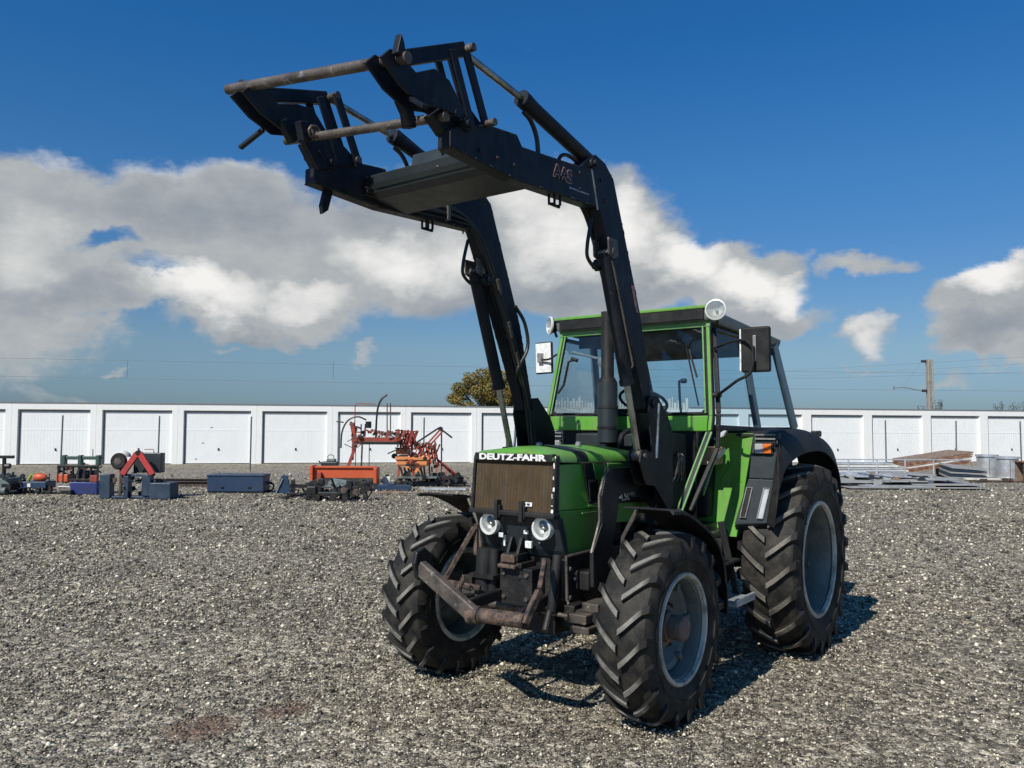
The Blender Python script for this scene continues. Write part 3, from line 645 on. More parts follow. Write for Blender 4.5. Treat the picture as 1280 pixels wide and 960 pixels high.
# --- hood
def hood_section(hw, zt, zs, r=.06, crown=.035, n=5):
    pts = [(hw, zs)]
    for k in range(n+1):
        a = PI/2*k/n; pts.append((hw-r+r*math.cos(a), zt-r+r*math.sin(a)))
    for k in range(1, 6):
        t = k/6; pts.append(((hw-r)*(1-2*t), zt+crown*math.sin(PI*t)))
    return pts+[(-a, b_) for a, b_ in reversed(pts[:n+2])]
def loft(secs, cap=True):
    mb = MB(); n = len(secs[0][1])
    for x, sec in secs:
        for i, (y, z) in enumerate(sec): mb.v.append((x if not callable(x) else x(z), y, z))
    for k in range(len(secs)-1):
        for i in range(n-1): mb.f.append((k*n+i, k*n+i+1, (k+1)*n+i+1, (k+1)*n+i))
    if cap: mb.f.append(tuple(range(n-1, -1, -1))); mb.f.append(tuple((len(secs)-1)*n+i for i in range(n)))
    return mb
hs = [(2.600, hood_section(.318, 1.640, 1.600, .035, .012)), (2.57, hood_section(.326, 1.652, 1.590, .055, .02)), (2.42, hood_section(.328, 1.655, 1.583, .068, .03)), (2.0, hood_section(.336, 1.652, 1.576, .072)), (1.6, hood_section(.352, 1.645, 1.568, .074)), (1.42, hood_section(.36, 1.62, 1.565, .05)), (1.34, hood_section(.36, 1.60, 1.565, .03))]
hood = obj('hood', loft(hs), M['green'], T, smooth=32)
obj('hood_stripe', loft([(2.33, [(y*1.006, z+.003) for y, z in hood_section(.3285, 1.6535, 1.581, .070)]), (2.19, [(y*1.006, z+.003) for y, z in hood_section(.332, 1.653, 1.579, .071)])], False), M['black'], hood, smooth=40)
for p in ((2.32, .02), (2.02, -.02), (1.98, .12)):
    obj('hood_knob', MB().lathe([(0, .022), (.02, .022), (.03, .012), (.031, 0)], (p[0], p[1], 1.68), axis='z', n=10), M['steel'], hood, smooth=35)
for s in (-1, 1):
    Y0, Y1 = (.300, .331)
    # side panel: upper front part with the black vent band, lower part reaching down
    pan = MB()
    def py(z): return (.314+(1.574-z)/.294*.018) if z > 1.28 else (.332-(1.28-z)/.33*.045)
    for poly in ([(2.556, 1.574), (2.546, 1.281), (1.95, 1.262), (1.95, 1.568)], [(2.546, 1.279), (2.47, .985), (2.40, .955), (2.08, .945), (2.02, 1.0), (1.95, 1.260)]):
        n_ = len(poly); pan.add([(x, s*py(z), z) for x, z in poly]+[(x, s*(py(z)-.025), z) for x, z in poly], [tuple(range(n_)), tuple(range(2*n_-1, n_-1, -1))]+[(i, i+n_, (i+1) % n_+n_, (i+1) % n_) for i in range(n_)])
    sp = obj('side_panel', pan, M['green'], T, bevel=.008)
    obj('vent_panel', MB().prism([(2.258, 1.572), (2.135, 1.570), (2.06, 1.30), (2.19, 1.295)], s*(Y1+.001), s*(Y1+.007)), M['black'], sp, bevel=.002)
    for k in range(6):
        x = 2.175-k*.020; obj('louvre', MB().prism([(x+.03, 1.46), (x+.022, 1.46), (x+.004, 1.315), (x+.012, 1.315)], s*(Y1+.007), s*(Y1+.017)), M['black_matte'], sp)
    obj('panel_edge', MB().tube([(2.14, s*(Y1+.006), 1.57), (2.055, s*(Y1+.006), 1.29), (2.1, s*(Y1+.006), 1.287), (2.2, s*(Y1+.006), 1.29)], .004, 6), M['green_pale'], sp)
    rp = MB().prism([(1.95, 1.565), (1.95, 1.15), (1.0, 1.10), (1.0, 1.40), (1.35, 1.44), (1.35, 1.565)], s*.322, s*.345)
    rpo = obj('rear_side_panel', rp, M['green'], T, bevel=.008)
    dc = obj('decal', MB().prism([(1.93, 1.375), (1.93, 1.285), (1.06, 1.245), (1.06, 1.335)], s*.346, s*.351), M['black'], rpo)
    tm = text_mesh('4.50', .08, .002, .0015, .15)
    lt = link('lettering', tm, M['white'], dc, loc=(1.725, s*.353, 1.318), rot=(PI/2, 0, PI if s > 0 else 0))
    obj('trim_strip', MB().prism([(2.3, 1.252), (2.3, 1.244), (1.0, 1.205), (1.0, 1.214)], s*.346, s*.352), M['green_pale'], rpo)
# --- grille and nose
obj('grille_surround', MB().prism([(2.553, 1.25), (2.625, 1.25), (2.592, 1.60), (2.585, 1.625), (2.54, 1.635)], -.338, -.316), M['black'], T, bevel=.012)
gs = obj('grille_surround', MB().prism([(2.553, 1.25), (2.625, 1.25), (2.592, 1.60), (2.585, 1.625), (2.54, 1.635)], .316, .338), M['black'], T, bevel=.012)
for s in (-1, 1):   # paint worn to bare plastic along the edge
    for k in range(17):
        z = 1.27+k*.022+random.uniform(-.012, .012); xx = 2.625-(z-1.25)*.1
        if s < 0 and k % 3: continue
        if random.random() < .25: continue
        obj('paint_chip', MB().cbox((xx+.001, s*(.327+random.uniform(-.006, .006)), z), (.004, random.uniform(.004, .017), random.uniform(.005, .028)), (0, -.1, 0)), M['white'] if k % 3 else M['boxgrey'], gs)
ns = obj('name_strip', MB().prism([(2.54, 1.588), (2.603, 1.588), (2.603, 1.640), (2.55, 1.640)], -.316, .316), M['black'], T, bevel=.006)
tm = text_mesh('DEUTZ-FAHR', .054, .002, .0026, .545)
link('lettering', tm, M['white'], ns, loc=(2.604, -.006, 1.613), rot=(PI/2, 0, PI/2))
gb = MB().prism([(2.575, 1.268), (2.598, 1.268), (2.571, 1.592), (2.545, 1.592)], -.317, .317)
gr = obj('grille', gb, M['grillemesh'], T)
nf = 92; gf = MB()
for i in range(nf):
    y = -.308+i*.616/(nf-1); xo = .009+.0015*math.sin(i*1.7); gf.add([(2.556, y-.0022, 1.272), (2.603+xo-.012, y-.0022, 1.272), (2.603+xo-.012, y+.0018, 1.272), (2.556, y+.0018, 1.272), (2.556, y-.0022, 1.588), (2.576+xo-.012, y-.0022, 1.588), (2.576+xo-.012, y+.0018, 1.588), (2.556, y+.0018, 1.588)], [(0,3,2,1),(4,5,6,7),(0,1,5,4),(1,2,6,5),(2,3,7,6),(3,0,4,7)])
for i in range(50):
    z = 1.278+i*.0063; xx = 2.6035-(z-1.272)*.086; gf.cbox((xx-.006, 0, z), (.006, .616, .0028))
obj('grille_mesh', gf, M['grillemesh'], gr)
obj('badge', MB().cbox((2.603, .12, 1.315), (.006, .085, .026), (0, -.08, 0)), M['white'], gr)
obj('badge_mark', MB().cbox((2.607, .135, 1.315), (.003, .02, .012), (0, -.08, 0)).cbox((2.607, .105, 1.315), (.003, .02, .012), (0, -.08, 0)), M['boxgrey'], gr)
obj('lower_sill', MB().prism([(2.545, 1.235), (2.63, 1.235), (2.63, 1.268), (2.55, 1.268)], -.345, .345), M['black'], T, bevel=.008)
for y in (-.105, .095):
    obj('grille_clip', MB().box((2.60, y-.014, 1.20), (2.645, y+.014, 1.335)).box((2.60, y+.016, 1.22), (2.635, y+.028, 1.30)), M['black'], T, bevel=.004)
np_ = obj('lamp_panel', MB().prism([(2.50, 1.235), (2.575, 1.235), (2.50, 1.02), (2.46, .965), (2.42, .965)], -.335, .335), M['boxgrey'], T, bevel=.012)
for k in range(9):
    y, z = random.uniform(-.1, .25), random.uniform(1.06, 1.2); obj('paint_chip', MB().cbox((2.575-(1.235-z)*.35+.002, y, z), (.004, .012, .01), (0, .33, 0)), M['white'] if k % 2 else M['worn'], np_)
def headlight(y):
    h = empty('headlight', T, (2.545, y, 1.165)); h.rotation_euler = (0, .0, 0)
    obj('ring', MB().lathe([(.0, .074), (.035, .074), (.046, .072), (.046, .061), (.036, .057)], axis='x', n=32), M['bezel'], h, smooth=40)
    obj('reflector', MB().lathe([(.036, .058), (.020, .050), (.005, .032), (-.01, .012), (-.012, 0)], axis='x', n=32), M['reflector'], h, smooth=60)
    obj('bulb', MB().lathe([(-.01, .010), (.022, .010), (.026, .004), (.026, 0)], axis='x', n=10), M['clear'], h)
    obj('lens', MB().lathe([(.036, .058), (.043, .040), (.046, .02), (.047, 0)], axis='x', n=32), M['lens'], h, smooth=60)
    return h
headlight(-.205); headlight(.222)
# --- front hitch, tow bracket, push bar
tb = MB()
for y in (-.045, .035): tb.prism([(2.50, 1.09), (2.55, 1.09), (2.59, 1.0), (2.62, .93), (2.5, .93)], y-.012, y+.012)
tb.box((2.45, -.09, .90), (2.62, .09, .935)).box((2.5, -.07, .945), (2.62, .06, .99))
obj('tow_bracket', tb, M['grime'], T, bevel=.006)
obj('rusty_lug', MB().box((2.58, -.06, .935), (2.645, .05, .985)).box((2.6, -.075, .90), (2.66, .065, .925)), M['rust'], T, bevel=.008)
for p, d in (((2.585, -.10, 1.10), (.01, .035, .03)), ((2.56, -.09, 1.06), (.01, .015, .07)), ((2.56, .085, 1.13), (.02, .03, .025)), ((2.55, .10, 1.05), (.02, .05, .045))): obj('cable_connector', MB().cbox(p, d), M['white'], T, bevel=.003)
obj('front_plate', MB().box((2.44, -.10, .66), (2.60, .16, .90)).lathe([(2.60, .020), (2.606, .018), (2.607, 0)], (0, .06, .84), axis='x', n=12), M['grime'], T, bevel=.01)
for y, z in ((-.06, .86), (-.06, .71), (.12, .86), (.12, .71)): obj('plate_bolt', MB().lathe([(2.60, .015), (2.614, .015), (2.615, 0)], (0, y, z), axis='x', n=6), M['worn'], T)
lc = MB()
for y in (-.235, .0): pass
obj('hitch_cylinder', MB().tube([(2.60, -.235, .70), (2.58, -.235, 1.0)], .060, 16).tube([(2.6, -.155, .70), (2.58, -.155, 1.0)], .035, 12).cbox((2.60, -.20, .83), (.14, .2, .025)), M['black'], T, smooth=35)
obj('hitch_cylinder', MB().tube([(2.60, .31, .66), (2.53, .31, 1.0)], .030, 14).tube([(2.62, .31, .66), (2.70, .33, .56)], .022, 10), M['black'], T, smooth=35)
obj('front_pipe', MB().tube([(2.50, .355, .99), (2.50, .362, .72), (2.52, .39, .70)], .010, 8).tube([(2.50, .355, .99), (2.2, .36, .995)], .010, 8), M['worn'], T, smooth=35)
obj('rusty_strut', MB().bar((2.62, -.30, 1.14), (2.78, -.42, .80), .03, .03).bar((2.78, -.46, .79), (2.70, -.18, .76), .03, .03).bar((2.60, -.30, 1.16), (2.60, -.30, .95), .03, .025), M['rust'], T, bevel=.004)
pb = empty('push_bar', T)
obj('hook_plate', MB().prism([(2.86, .98), (2.93, 1.03), (3.0, 1.0), (3.02, .93), (2.99, .83), (2.93, .80), (2.88, .86)], -.50, -.465), M['black'], pb, bevel=.01)
obj('link_arm', MB().bar((2.96, -.475, .90), (2.96, -.02, .655), .055, .10), M['worn'], pb, bevel=.01)
obj('cross_tube', MB().tube([(2.96, -.06, .645), (2.96, .02, .662), (2.96, .37, .675)], [.05, .046, .046], 16).tube([(2.96, .0, .66), (2.96, .03, .66)], .055, 16), M['rust'], pb, smooth=35)
obj('link_arm', MB().bar((2.98, .375, .66), (2.86, .40, .84), .035, .05).bar((2.86, .40, .84), (2.66, .30, .98), .03, .05), M['rust'], pb, bevel=.008)
obj('mount_arm', MB().bar((2.94, -.10, .70), (2.55, -.10, .72), .04, .07), M['grime'], pb, bevel=.008)
obj('mount_arm', MB().bar((2.94, .30, .68), (2.55, .24, .72), .04, .07), M['grime'], pb, bevel=.008)
lk = MB(); 
for k in range(6): lk.tube([(2.83+.02*math.cos(t*1.05)+.0, -.22-.03*k*.4+.02*math.cos(t*1.05), .83-.02*k+.03*math.sin(t*1.05)) for t in range(7)], .006, 5)
obj('chain', lk, M['rust'], pb, smooth=40)
# --- front mudguards
def arc_strip(pts, y0, y1, th, lip=0.03, s=1):
    """curved guard from outline points (x, z): top skin plus a turned outer lip"""
    P = smooth_pts([(x, 0, z) for x, z in pts], 5); n = len(P); mb = MB(); vs = []
    for i, p in enumerate(P):
        d = (P[min(i+1, n-1)]-P[max(i-1, 0)]).normalized(); nn = Vector((d.z, 0, -d.x))
        if nn.z < 0 and abs(nn.z) > .2: nn = -nn
        ctr = Vector((sum(a for a, _ in pts)/len(pts), 0, min(b_ for _, b_ in pts))); nn = nn if nn.dot(p-ctr) > 0 else -nn
        ring = [p+Vector((0, y0, 0)), p+Vector((0, y1-.03*s, 0)), p+Vector((0, y1, 0))-nn*.012, p+Vector((0, y1, 0))-nn*lip,
                p+Vector((0, y1-th*s, 0))-nn*lip, p+Vector((0, y1-.03*s, 0))-nn*th, p+Vector((0, y0, 0))-nn*th]
        vs += ring
    fs = []
    for i in range(n-1):
        for j in range(7): k = (j+1) % 7; fs.append((i*7+j, i*7+k, (i+1)*7+k, (i+1)*7+j))
    fs += [tuple(range(7)), tuple((n-1)*7+j for j in range(6, -1, -1))]
    return mb.add(vs, fs)
fp = [(2.38, 1.320), (2.2, 1.302), (1.98, 1.22), (1.74, 1.09), (1.60, .92), (1.55, .74), (1.54, .56)]
for s in (1, -1):
    ff = obj('front_fender', arc_strip(fp, s*.70, s*1.045, .008, .03, s), M['black_matte'], T, smooth=45)
    obj('fender_stay', MB().tube([(2.2, s*.70, 1.28), (2.2, s*.60, 1.1), (2.2, s*.56, .72)], .016, 8).tube([(1.8, s*.72, 1.12), (1.95, s*.62, 1.0), (2.15, s*.56, .74)], .014, 8), M['worn'], ff, smooth=40)
# --- rear fenders
crown = [(.60, 1.765), (.45, 1.79), (.25, 1.80), (-.05, 1.805), (-.45, 1.765), (-.80, 1.655), (-.97, 1.49), (-1.01, 1.28)]
lip = [(.76, 1.40), (.64, 1.52), (.42, 1.60), (.05, 1.65), (-.40, 1.64), (-.74, 1.53), (-.90, 1.38), (-.93, 1.22)]
for s in (1, -1):
    C_ = smooth_pts([(x, s*1.03, z) for x, z in crown], 4); L_ = smooth_pts([(x, s*1.135, z) for x, z in lip], 4); n = len(C_)
    mb = MB(); I_ = [Vector((p.x, s*.74, p.z-.005)) for p in C_]; E_ = [Vector((p.x, s*1.14, p.z-.035)) for p in L_]
    Mi = [C_[i]*.5+L_[i]*.5+Vector((0, s*.022, .028)) for i in range(n)]
    rows = [I_, C_, Mi, L_, E_, [p+Vector((0, -s*.012, 0)) for p in E_], [p+Vector((0, -s*.014, -.006)) for p in L_], [p+Vector((0, -s*.012, -.014)) for p in Mi], [p-Vector((0, s*.004, .014)) for p in C_], [p-Vector((0, 0, .014)) for p in I_]]
    for r_ in rows: mb.v += [tuple(p) for p in r_]
    for j in range(len(rows)):
        k = (j+1) % len(rows)
        for i in range(n-1): mb.f.append((j*n+i, j*n+i+1, k*n+i+1, k*n+i))
    mb.f.append(tuple(j*n for j in range(len(rows)))); mb.f.append(tuple(j*n+n-1 for j in range(len(rows)-1, -1, -1)))
    rf = obj('rear_fender', mb, M['black_matte'], T, smooth=42)
    # front plate with indicator, slots and chamfered foot
    fpn = MB()
    def pl(pts): fpn.add([(x, s*y, z) for x, y, z in pts]+[(x-.03, s*y, z) for x, y, z in pts], [(0,1,2,3),(7,6,5,4),(0,4,5,1),(1,5,6,2),(2,6,7,3),(3,7,4,0)])
    pl([(.655, .858, 1.42), (.655, 1.055, 1.42), (.605, 1.09, 1.775), (.605, .88, 1.765)])
    pl([(.72, .765, 1.06), (.72, 1.02, 1.085), (.658, 1.053, 1.415), (.658, .856, 1.415)])
    pl([(.62, .745, .965), (.62, .99, 1.05), (.722, 1.019, 1.083), (.722, .765, 1.058)])
    pf = obj('fender_panel', fpn, M['boxgrey'], rf, bevel=.006)
    so_ = MB(); o6 = [(.71, 1.02, 1.08), (.66, 1.053, 1.42), (.608, 1.088, 1.770), (.70, 1.135, 1.47), (.765, 1.137, 1.40), (.80, 1.13, 1.22), (.78, 1.10, 1.06)]
    so_.add([(x, s*y, z) for x, y, z in o6]+[(x-.015, s*(y-.006), z) for x, y, z in o6], [tuple(range(7)), tuple(range(13, 6, -1))]+[(i, i+7, (i+1) % 7+7, (i+1) % 7) for i in range(7)])
    obj('fender_flare', so_, M['black_matte'], rf, bevel=.003)
    obj('side_marker', MB().box((-.62, s*1.03-.03, 1.735), (-.48, s*1.03+.03, 1.79)), M['black'], rf, bevel=.01)
    x = .628; zf = s*.975
    obj('indicator_housing', MB().box((x-.01, s*.975-.075, 1.605), (x+.018, s*.975+.075, 1.70)), M['black_matte'], rf, bevel=.006)
    obj('amber_indicator', MB().box((x+.018, s*.975+(.0 if s > 0 else -.065), 1.615), (x+.034, s*.975+(.065 if s > 0 else 0), 1.69)), M['amber'], rf, bevel=.006)
    obj('clear_indicator', MB().box((x+.018, s*.975-(.065 if s > 0 else 0), 1.615), (x+.032, s*.975+(0 if s > 0 else .065), 1.69)), M['clear'], rf, bevel=.006)
    obj('panel_trim', MB().box((x-.004, s*.985-.08, 1.722), (x+.006, s*.985+.08, 1.735)).box((x-.004, s*.985-.08, 1.755), (x+.006, s*.985+.08, 1.765)), M['steel'], rf)
    for yy in (.80, .935):
        sl_ = MB(); a, c = Vector((.722, s*(yy+.035), 1.12)), Vector((.674, s*(yy+.075), 1.35))
        for w in (-.022, .022): sl_.bar(a+Vector((0, w, 0)), c+Vector((0, w, 0)), .016, .006, (0, 1, 0))
        sl_.cbox(a, (.016, .05, .006)).cbox(c, (.016, .05, .006))
        obj('slot_frame', sl_, M['steel'], rf)
        obj('slot', MB().bar(a+Vector((-.004, 0, 0)), c+Vector((-.004, 0, 0)), .010, .032, (0, 1, 0)), M['galv'] if yy > .9 else M['black_matte'], rf)
# --- steps and fuel tank below the near door
st = MB()
st.box((.66, .62, .60), (1.15, .80, 1.06))
obj('fuel_tank', MB().box((.62, .42, .58), (1.28, .70, 1.02)), M['black'], T, bevel=.04)
obj('fuel_tank', MB().box((.62, -.70, .58), (1.28, -.42, 1.02)), M['black'], T, bevel=.04)
for s in (1, -1):
    sp = empty('step', T)
    obj('step_tread', MB().box((.92, s*.87-.13, .545), (1.28, s*.87+.13, .57)).box((.92, s*.87+s*.12-.01, .57), (1.28, s*.87+s*.12+.01, .60)), M['galv'], sp, bevel=.004)
    obj('step_tread', MB().box((.95, s*.80-.10, .82), (1.28, s*.80+.10, .84)), M['black'], sp, bevel=.004)
    for x in (.93, 1.27): obj('step_bracket', MB().bar((x, s*.86, .56), (x, s*.74, 1.10), .02, .05), M['black'], sp, bevel=.004)
    hp = MB()
    for i in range(5):
        for j in range(3): hp.lathe([(0, .014), (.004, .014), (.005, 0)], (1.283, s*(.74+.05*j), .72+.055*i), axis='x', n=8)
    obj('step_back', MB().box((1.27, s*.80-.09, .66), (1.282, s*.80+.09, 1.02)), M['black_matte'], sp)
    obj('step_perforation', hp, M['galv'], sp)
# --- cab
CB = empty('cab', T)
def post(name, pts, w, d, mt, bev=.008, up=(0, 1, 0)):
    mb = MB()
    for a, c in zip(pts, pts[1:]): mb.bar(a, c, w, d, up)
    return obj(name, mb, mt, CB, bevel=bev)
for s in (1, -1):
    A0, A1, A2, A3 = (.955, s*.665, 2.60), (1.075, s*.735, 1.90), (1.10, s*.735, 1.79), (1.36, s*.59, 1.17)
    post('front_pillar', [A0, A1, A2], .050, .046, M['black'])
    post('pillar_trim', [(A0[0]+.018, A0[1]+s*.004, A0[2]), (A1[0]+.018, A1[1]+s*.004, A1[2]), (A2[0]+.018, A2[1]+s*.002, A2[2])], .022, .026, M['green'], .004)
    post('front_pillar', [A2, A3], .034, .040, M['black'])
    post('pillar_trim', [(1.122, s*.715, 1.78), (1.372, s*.572, 1.17)], .012, .012, M['green_pale'], .003)
    post('pillar_trim', [(A0[0]+.03, A0[1]-s*.035, A0[2]), (A1[0]+.03, A1[1]-s*.035, A1[2]+.02)], .012, .012, M['green_pale'], .003)
    post('door_frame', [(.92, s*.70, 2.58), (1.02, s*.768, 1.92), (1.04, s*.765, 1.66), (1.27, s*.64, 1.20)], .03, .035, M['black'])
    post('pillar_trim', [(1.118, s*.752, 1.78), (1.368, s*.612, 1.17)], .014, .014, M['green_pale'], .003)
    post('middle_pillar', [(.38, s*.715, 2.56), (.18, s*.765, 1.80)], .085, .04, M['tinted'])
    post('rear_pillar', [(-.44, s*.70, 2.56), (-.86, s*.745, 1.80)], .115, .035, M['tinted'])
    post('rear_pillar', [(-.52, s*.66, 2.56), (-.93, s*.70, 1.80)], .03, .035, M['black'])
    post('window_sill', [(1.05, s*.755, 1.815), (.20, s*.76, 1.80), (-.90, s*.75, 1.775)], .04, .05, M['black'])
    post('window_header', [(.93, s*.69, 2.575), (-.46, s*.69, 2.535)], .03, .05, M['black'])
    g = MB().add([(.93, s*.688, 2.56), (1.02, s*.752, 1.84), (.20, s*.762, 1.83), (.37, s*.706, 2.555)], [(0, 1, 2, 3)])
    obj('door_glass', g, M['glass'], CB)
    g = MB().add([(.35, s*.70, 2.55), (.16, s*.752, 1.83), (-.84, s*.742, 1.81), (-.44, s*.696, 2.53)], [(0, 1, 2, 3)])
    obj('side_window', g, M['glass'], CB)
    # green panel closing the door opening at the back, and the floor edge
    gp = MB().add([(.59, s*.878, 1.77), (.68, s*.765, .96), (.68, s*.30, .95), (.56, s*.30, 1.35), (.53, s*.60, 1.77), (.56, s*.878, 1.77), (.65, s*.765, .96), (.65, s*.30, .95), (.53, s*.30, 1.35), (.50, s*.60, 1.77)],
        [(0,1,2,3,4),(9,8,7,6,5),(0,5,6,1),(1,6,7,2),(2,7,8,3),(3,8,9,4),(4,9,5,0)])
    obj('side_panel', gp, M['green'], CB)
    obj('grab_handle', MB().tube(smooth_pts([(.96, s*.70, 1.55), (1.03, s*.71, 1.5), (1.10, s*.69, 1.36), (1.09, s*.67, 1.31)], 3), .011, 7), M['green_pale'], CB, smooth=40)
# roof
ro = MB().add([(1.02, -.70, 2.635), (1.02, .70, 2.635), (-.58, .70, 2.545), (-.58, -.70, 2.545), (1.03, -.71, 2.735), (1.03, .71, 2.735), (-.60, .72, 2.625), (-.60, -.72, 2.625)],
    [(0,3,2,1),(4,5,6,7),(0,1,5,4),(1,2,6,5),(2,3,7,6),(3,0,4,7)])
rf = obj('roof', ro, M['roofgrey'], CB, bevel=.018)
obj('roof_front_rim', MB().bar((1.036, -.71, 2.742), (1.036, .71, 2.742), .026, .026), M['green'], rf, bevel=.006)
obj('roof_visor', MB().box((1.02, -.66, 2.645), (1.042, .66, 2.728)), M['black_matte'], rf, bevel=.004)
obj('roof_cap', MB().add([(.95, -.62, 2.735), (.95, .62, 2.735), (-.5, .64, 2.64), (-.5, -.64, 2.64), (.85, -.52, 2.765), (.85, .52, 2.765), (-.4, .54, 2.675), (-.4, -.54, 2.675)],
    [(0,3,2,1),(4,5,6,7),(0,1,5,4),(1,2,6,5),(2,3,7,6),(3,0,4,7)]), M['green'], rf, bevel=.02)
obj('roof_lining', MB().add([(.93, -.64, 2.605), (.93, .64, 2.605), (-.5, .64, 2.535), (-.5, -.64, 2.535), (.93, -.64, 2.63), (.93, .64, 2.63), (-.5, .64, 2.56), (-.5, -.64, 2.56)],
    [(0,3,2,1),(4,5,6,7),(0,1,5,4),(1,2,6,5),(2,3,7,6),(3,0,4,7)]), M['lining'], rf)
obj('sun_visor', MB().box((.80, -.60, 2.50), (.815, .60, 2.61)), M['lining'], CB)
# windscreen
obj('windscreen_top_bar', MB().bar((.975, -.69, 2.612), (.975, .69, 2.612), .03, .045), M['green_pale'], CB, bevel=.006)
obj('windscreen', MB().add([(.968, -.645, 2.585), (1.085, -.715, 1.93), (1.085, .715, 1.93), (.968, .645, 2.585)], [(0, 1, 2, 3)]), M['glass'], CB)
obj('windscreen_seal', MB().tube(smooth_pts([(.975, -.640, 2.57), (1.07, -.70, 2.02), (1.087, -.675, 1.935), (1.09, -.60, 1.92), (1.09, .60, 1.92), (1.087, .675, 1.935), (1.07, .70, 2.02), (.975, .640, 2.57)], 4), .013, 6), M['black_matte'], CB, smooth=40)
fw = MB().add([(1.075, -.73, 1.90), (1.075, .73, 1.90), (1.10, .74, 1.775), (1.10, .45, 1.80), (1.09, -.45, 1.80), (1.10, -.74, 1.775)], [(0,1,2,3,4,5)])
fw.add([(1.045, -.73, 1.90), (1.045, .73, 1.90), (1.07, .74, 1.775), (1.07, .45, 1.80), (1.06, -.45, 1.80), (1.07, -.74, 1.775)], [(5,4,3,2,1,0)])
obj('front_panel', MB().box((1.062, -.735, 1.785), (1.092, .735, 1.905)), M['green'], CB, bevel=.008)
obj('dashboard', MB().prism([(.78, 1.90), (1.04, 1.97), (1.05, 1.30), (.90, 1.25)], -.32, .32), M['black_matte'], CB, bevel=.02)
obj('firewall', MB().box((1.05, -.60, 1.05), (1.07, .60, 1.785)), M['black_matte'], CB)
obj('firewall_duct', MB().box((1.07, -.42, 1.66), (1.16, -.10, 1.76)).box((1.07, .0, 1.66), (1.15, .30, 1.76)), M['boxgrey'], CB, bevel=.01)
obj('floor', MB().box((-.2, -.60, 1.02), (1.1, .60, 1.06)), M['black'], CB)
for p in ((1.11, .16, 1.83), (1.10, -.42, 1.84)): obj('valance_bolt', MB().lathe([(0, .015), (.012, .013), (.013, 0)], (p[0]-.015, p[1], p[2]), axis='x', n=8), M['steel'], CB)
# rear wall, rear window
obj('rear_wall', MB().box((-.92, -.70, 1.08), (-.89, .70, 1.80)).bar((-.90, -.72, 1.79), (-.90, .72, 1.79), .04, .06), M['black'], CB, bevel=.008)
obj('rear_header', MB().bar((-.53, -.69, 2.53), (-.53, .69, 2.53), .04, .10), M['lining'], CB, bevel=.008)
obj('rear_window', MB().add([(-.56, -.64, 2.50), (-.92, -.69, 1.83), (-.92, .69, 1.83), (-.56, .64, 2.50)], [(0, 1, 2, 3)]), M['glass'], CB)
obj('rear_shelf', MB().box((-.88, -.66, 1.60), (-.35, .66, 1.72)), M['boxgrey'], CB, bevel=.02)
# seat, steering
obj('seat', MB().prism([(.20, 1.30), (.62, 1.32), (.66, 1.40), (.60, 1.44), (.25, 1.42)], -.25, .25).prism([(.12, 1.40), (.26, 1.42), (.16, 1.92), (.08, 1.95), (.03, 1.90)], -.23, .23).box((.28, -.15, 1.06), (.50, .15, 1.31)), M['seatcloth'], CB, bevel=.03)
sw = empty('steering_wheel', CB, (.80, .02, 2.03)); sw.rotation_euler = (0, math.radians(-28), 0)
obj('wheel_rim', MB().tube([(.20*math.cos(t*PI/12), .20*math.sin(t*PI/12), 0) for t in range(25)], .013, 8, False), M['black_matte'], sw, smooth=60)
obj('wheel_spoke', MB().tube([(0, 0, -.04), (.19, .0, 0)], .009, 6).tube([(0, 0, -.04), (-.10, .17, 0)], .009, 6).tube([(0, 0, -.04), (-.10, -.17, 0)], .009, 6).lathe([(-.06, .035), (-.03, .035), (-.028, 0)], axis='z', n=12), M['black_matte'], sw, smooth=40)
obj('steering_column', MB().tube([(.80, .02, 1.99), (.95, .02, 1.7)], .03, 10), M['black_matte'], CB, smooth=40)
obj('gear_lever', MB().tube([(.70, .30, 1.35), (.66, .28, 1.62), (.66, .28, 1.66)], [.01, .01, .022], 8), M['black'], CB, smooth=40)
obj('loader_lever', MB().tube([(.72, .36, 1.5), (.78, .34, 2.05), (.79, .34, 2.19), (.79, .37, 2.2)], .010, 7).lathe([(0, .02), (.04, .02), (.041, 0)], (.79, .36, 2.19), axis='y', n=8), M['black'], CB, smooth=40)
obj('console', MB().box((.15, .34, 1.1), (.75, .56, 1.52)), M['black_matte'], CB, bevel=.03)
obj('cardboard_box', MB().box((.62, .46, 1.52), (.84, .64, 1.66)), M['tan'], CB, bevel=.01, rot=(0, 0, 0))
obj('paper_sheet', MB().cbox((.60, .62, 1.76), (.14, .10, .012), (.5, .3, .2)).cbox((.72, .66, 1.60), (.12, .10, .012), (.9, -.3, .4)), M['white'], CB)
obj('fire_extinguisher', MB().lathe([(0, .0), (0, .04), (.22, .04), (.25, .02), (.28, .02), (.281, 0)], (.92, .40, 1.50), axis='z', n=12), M['steel'], CB, smooth=40)
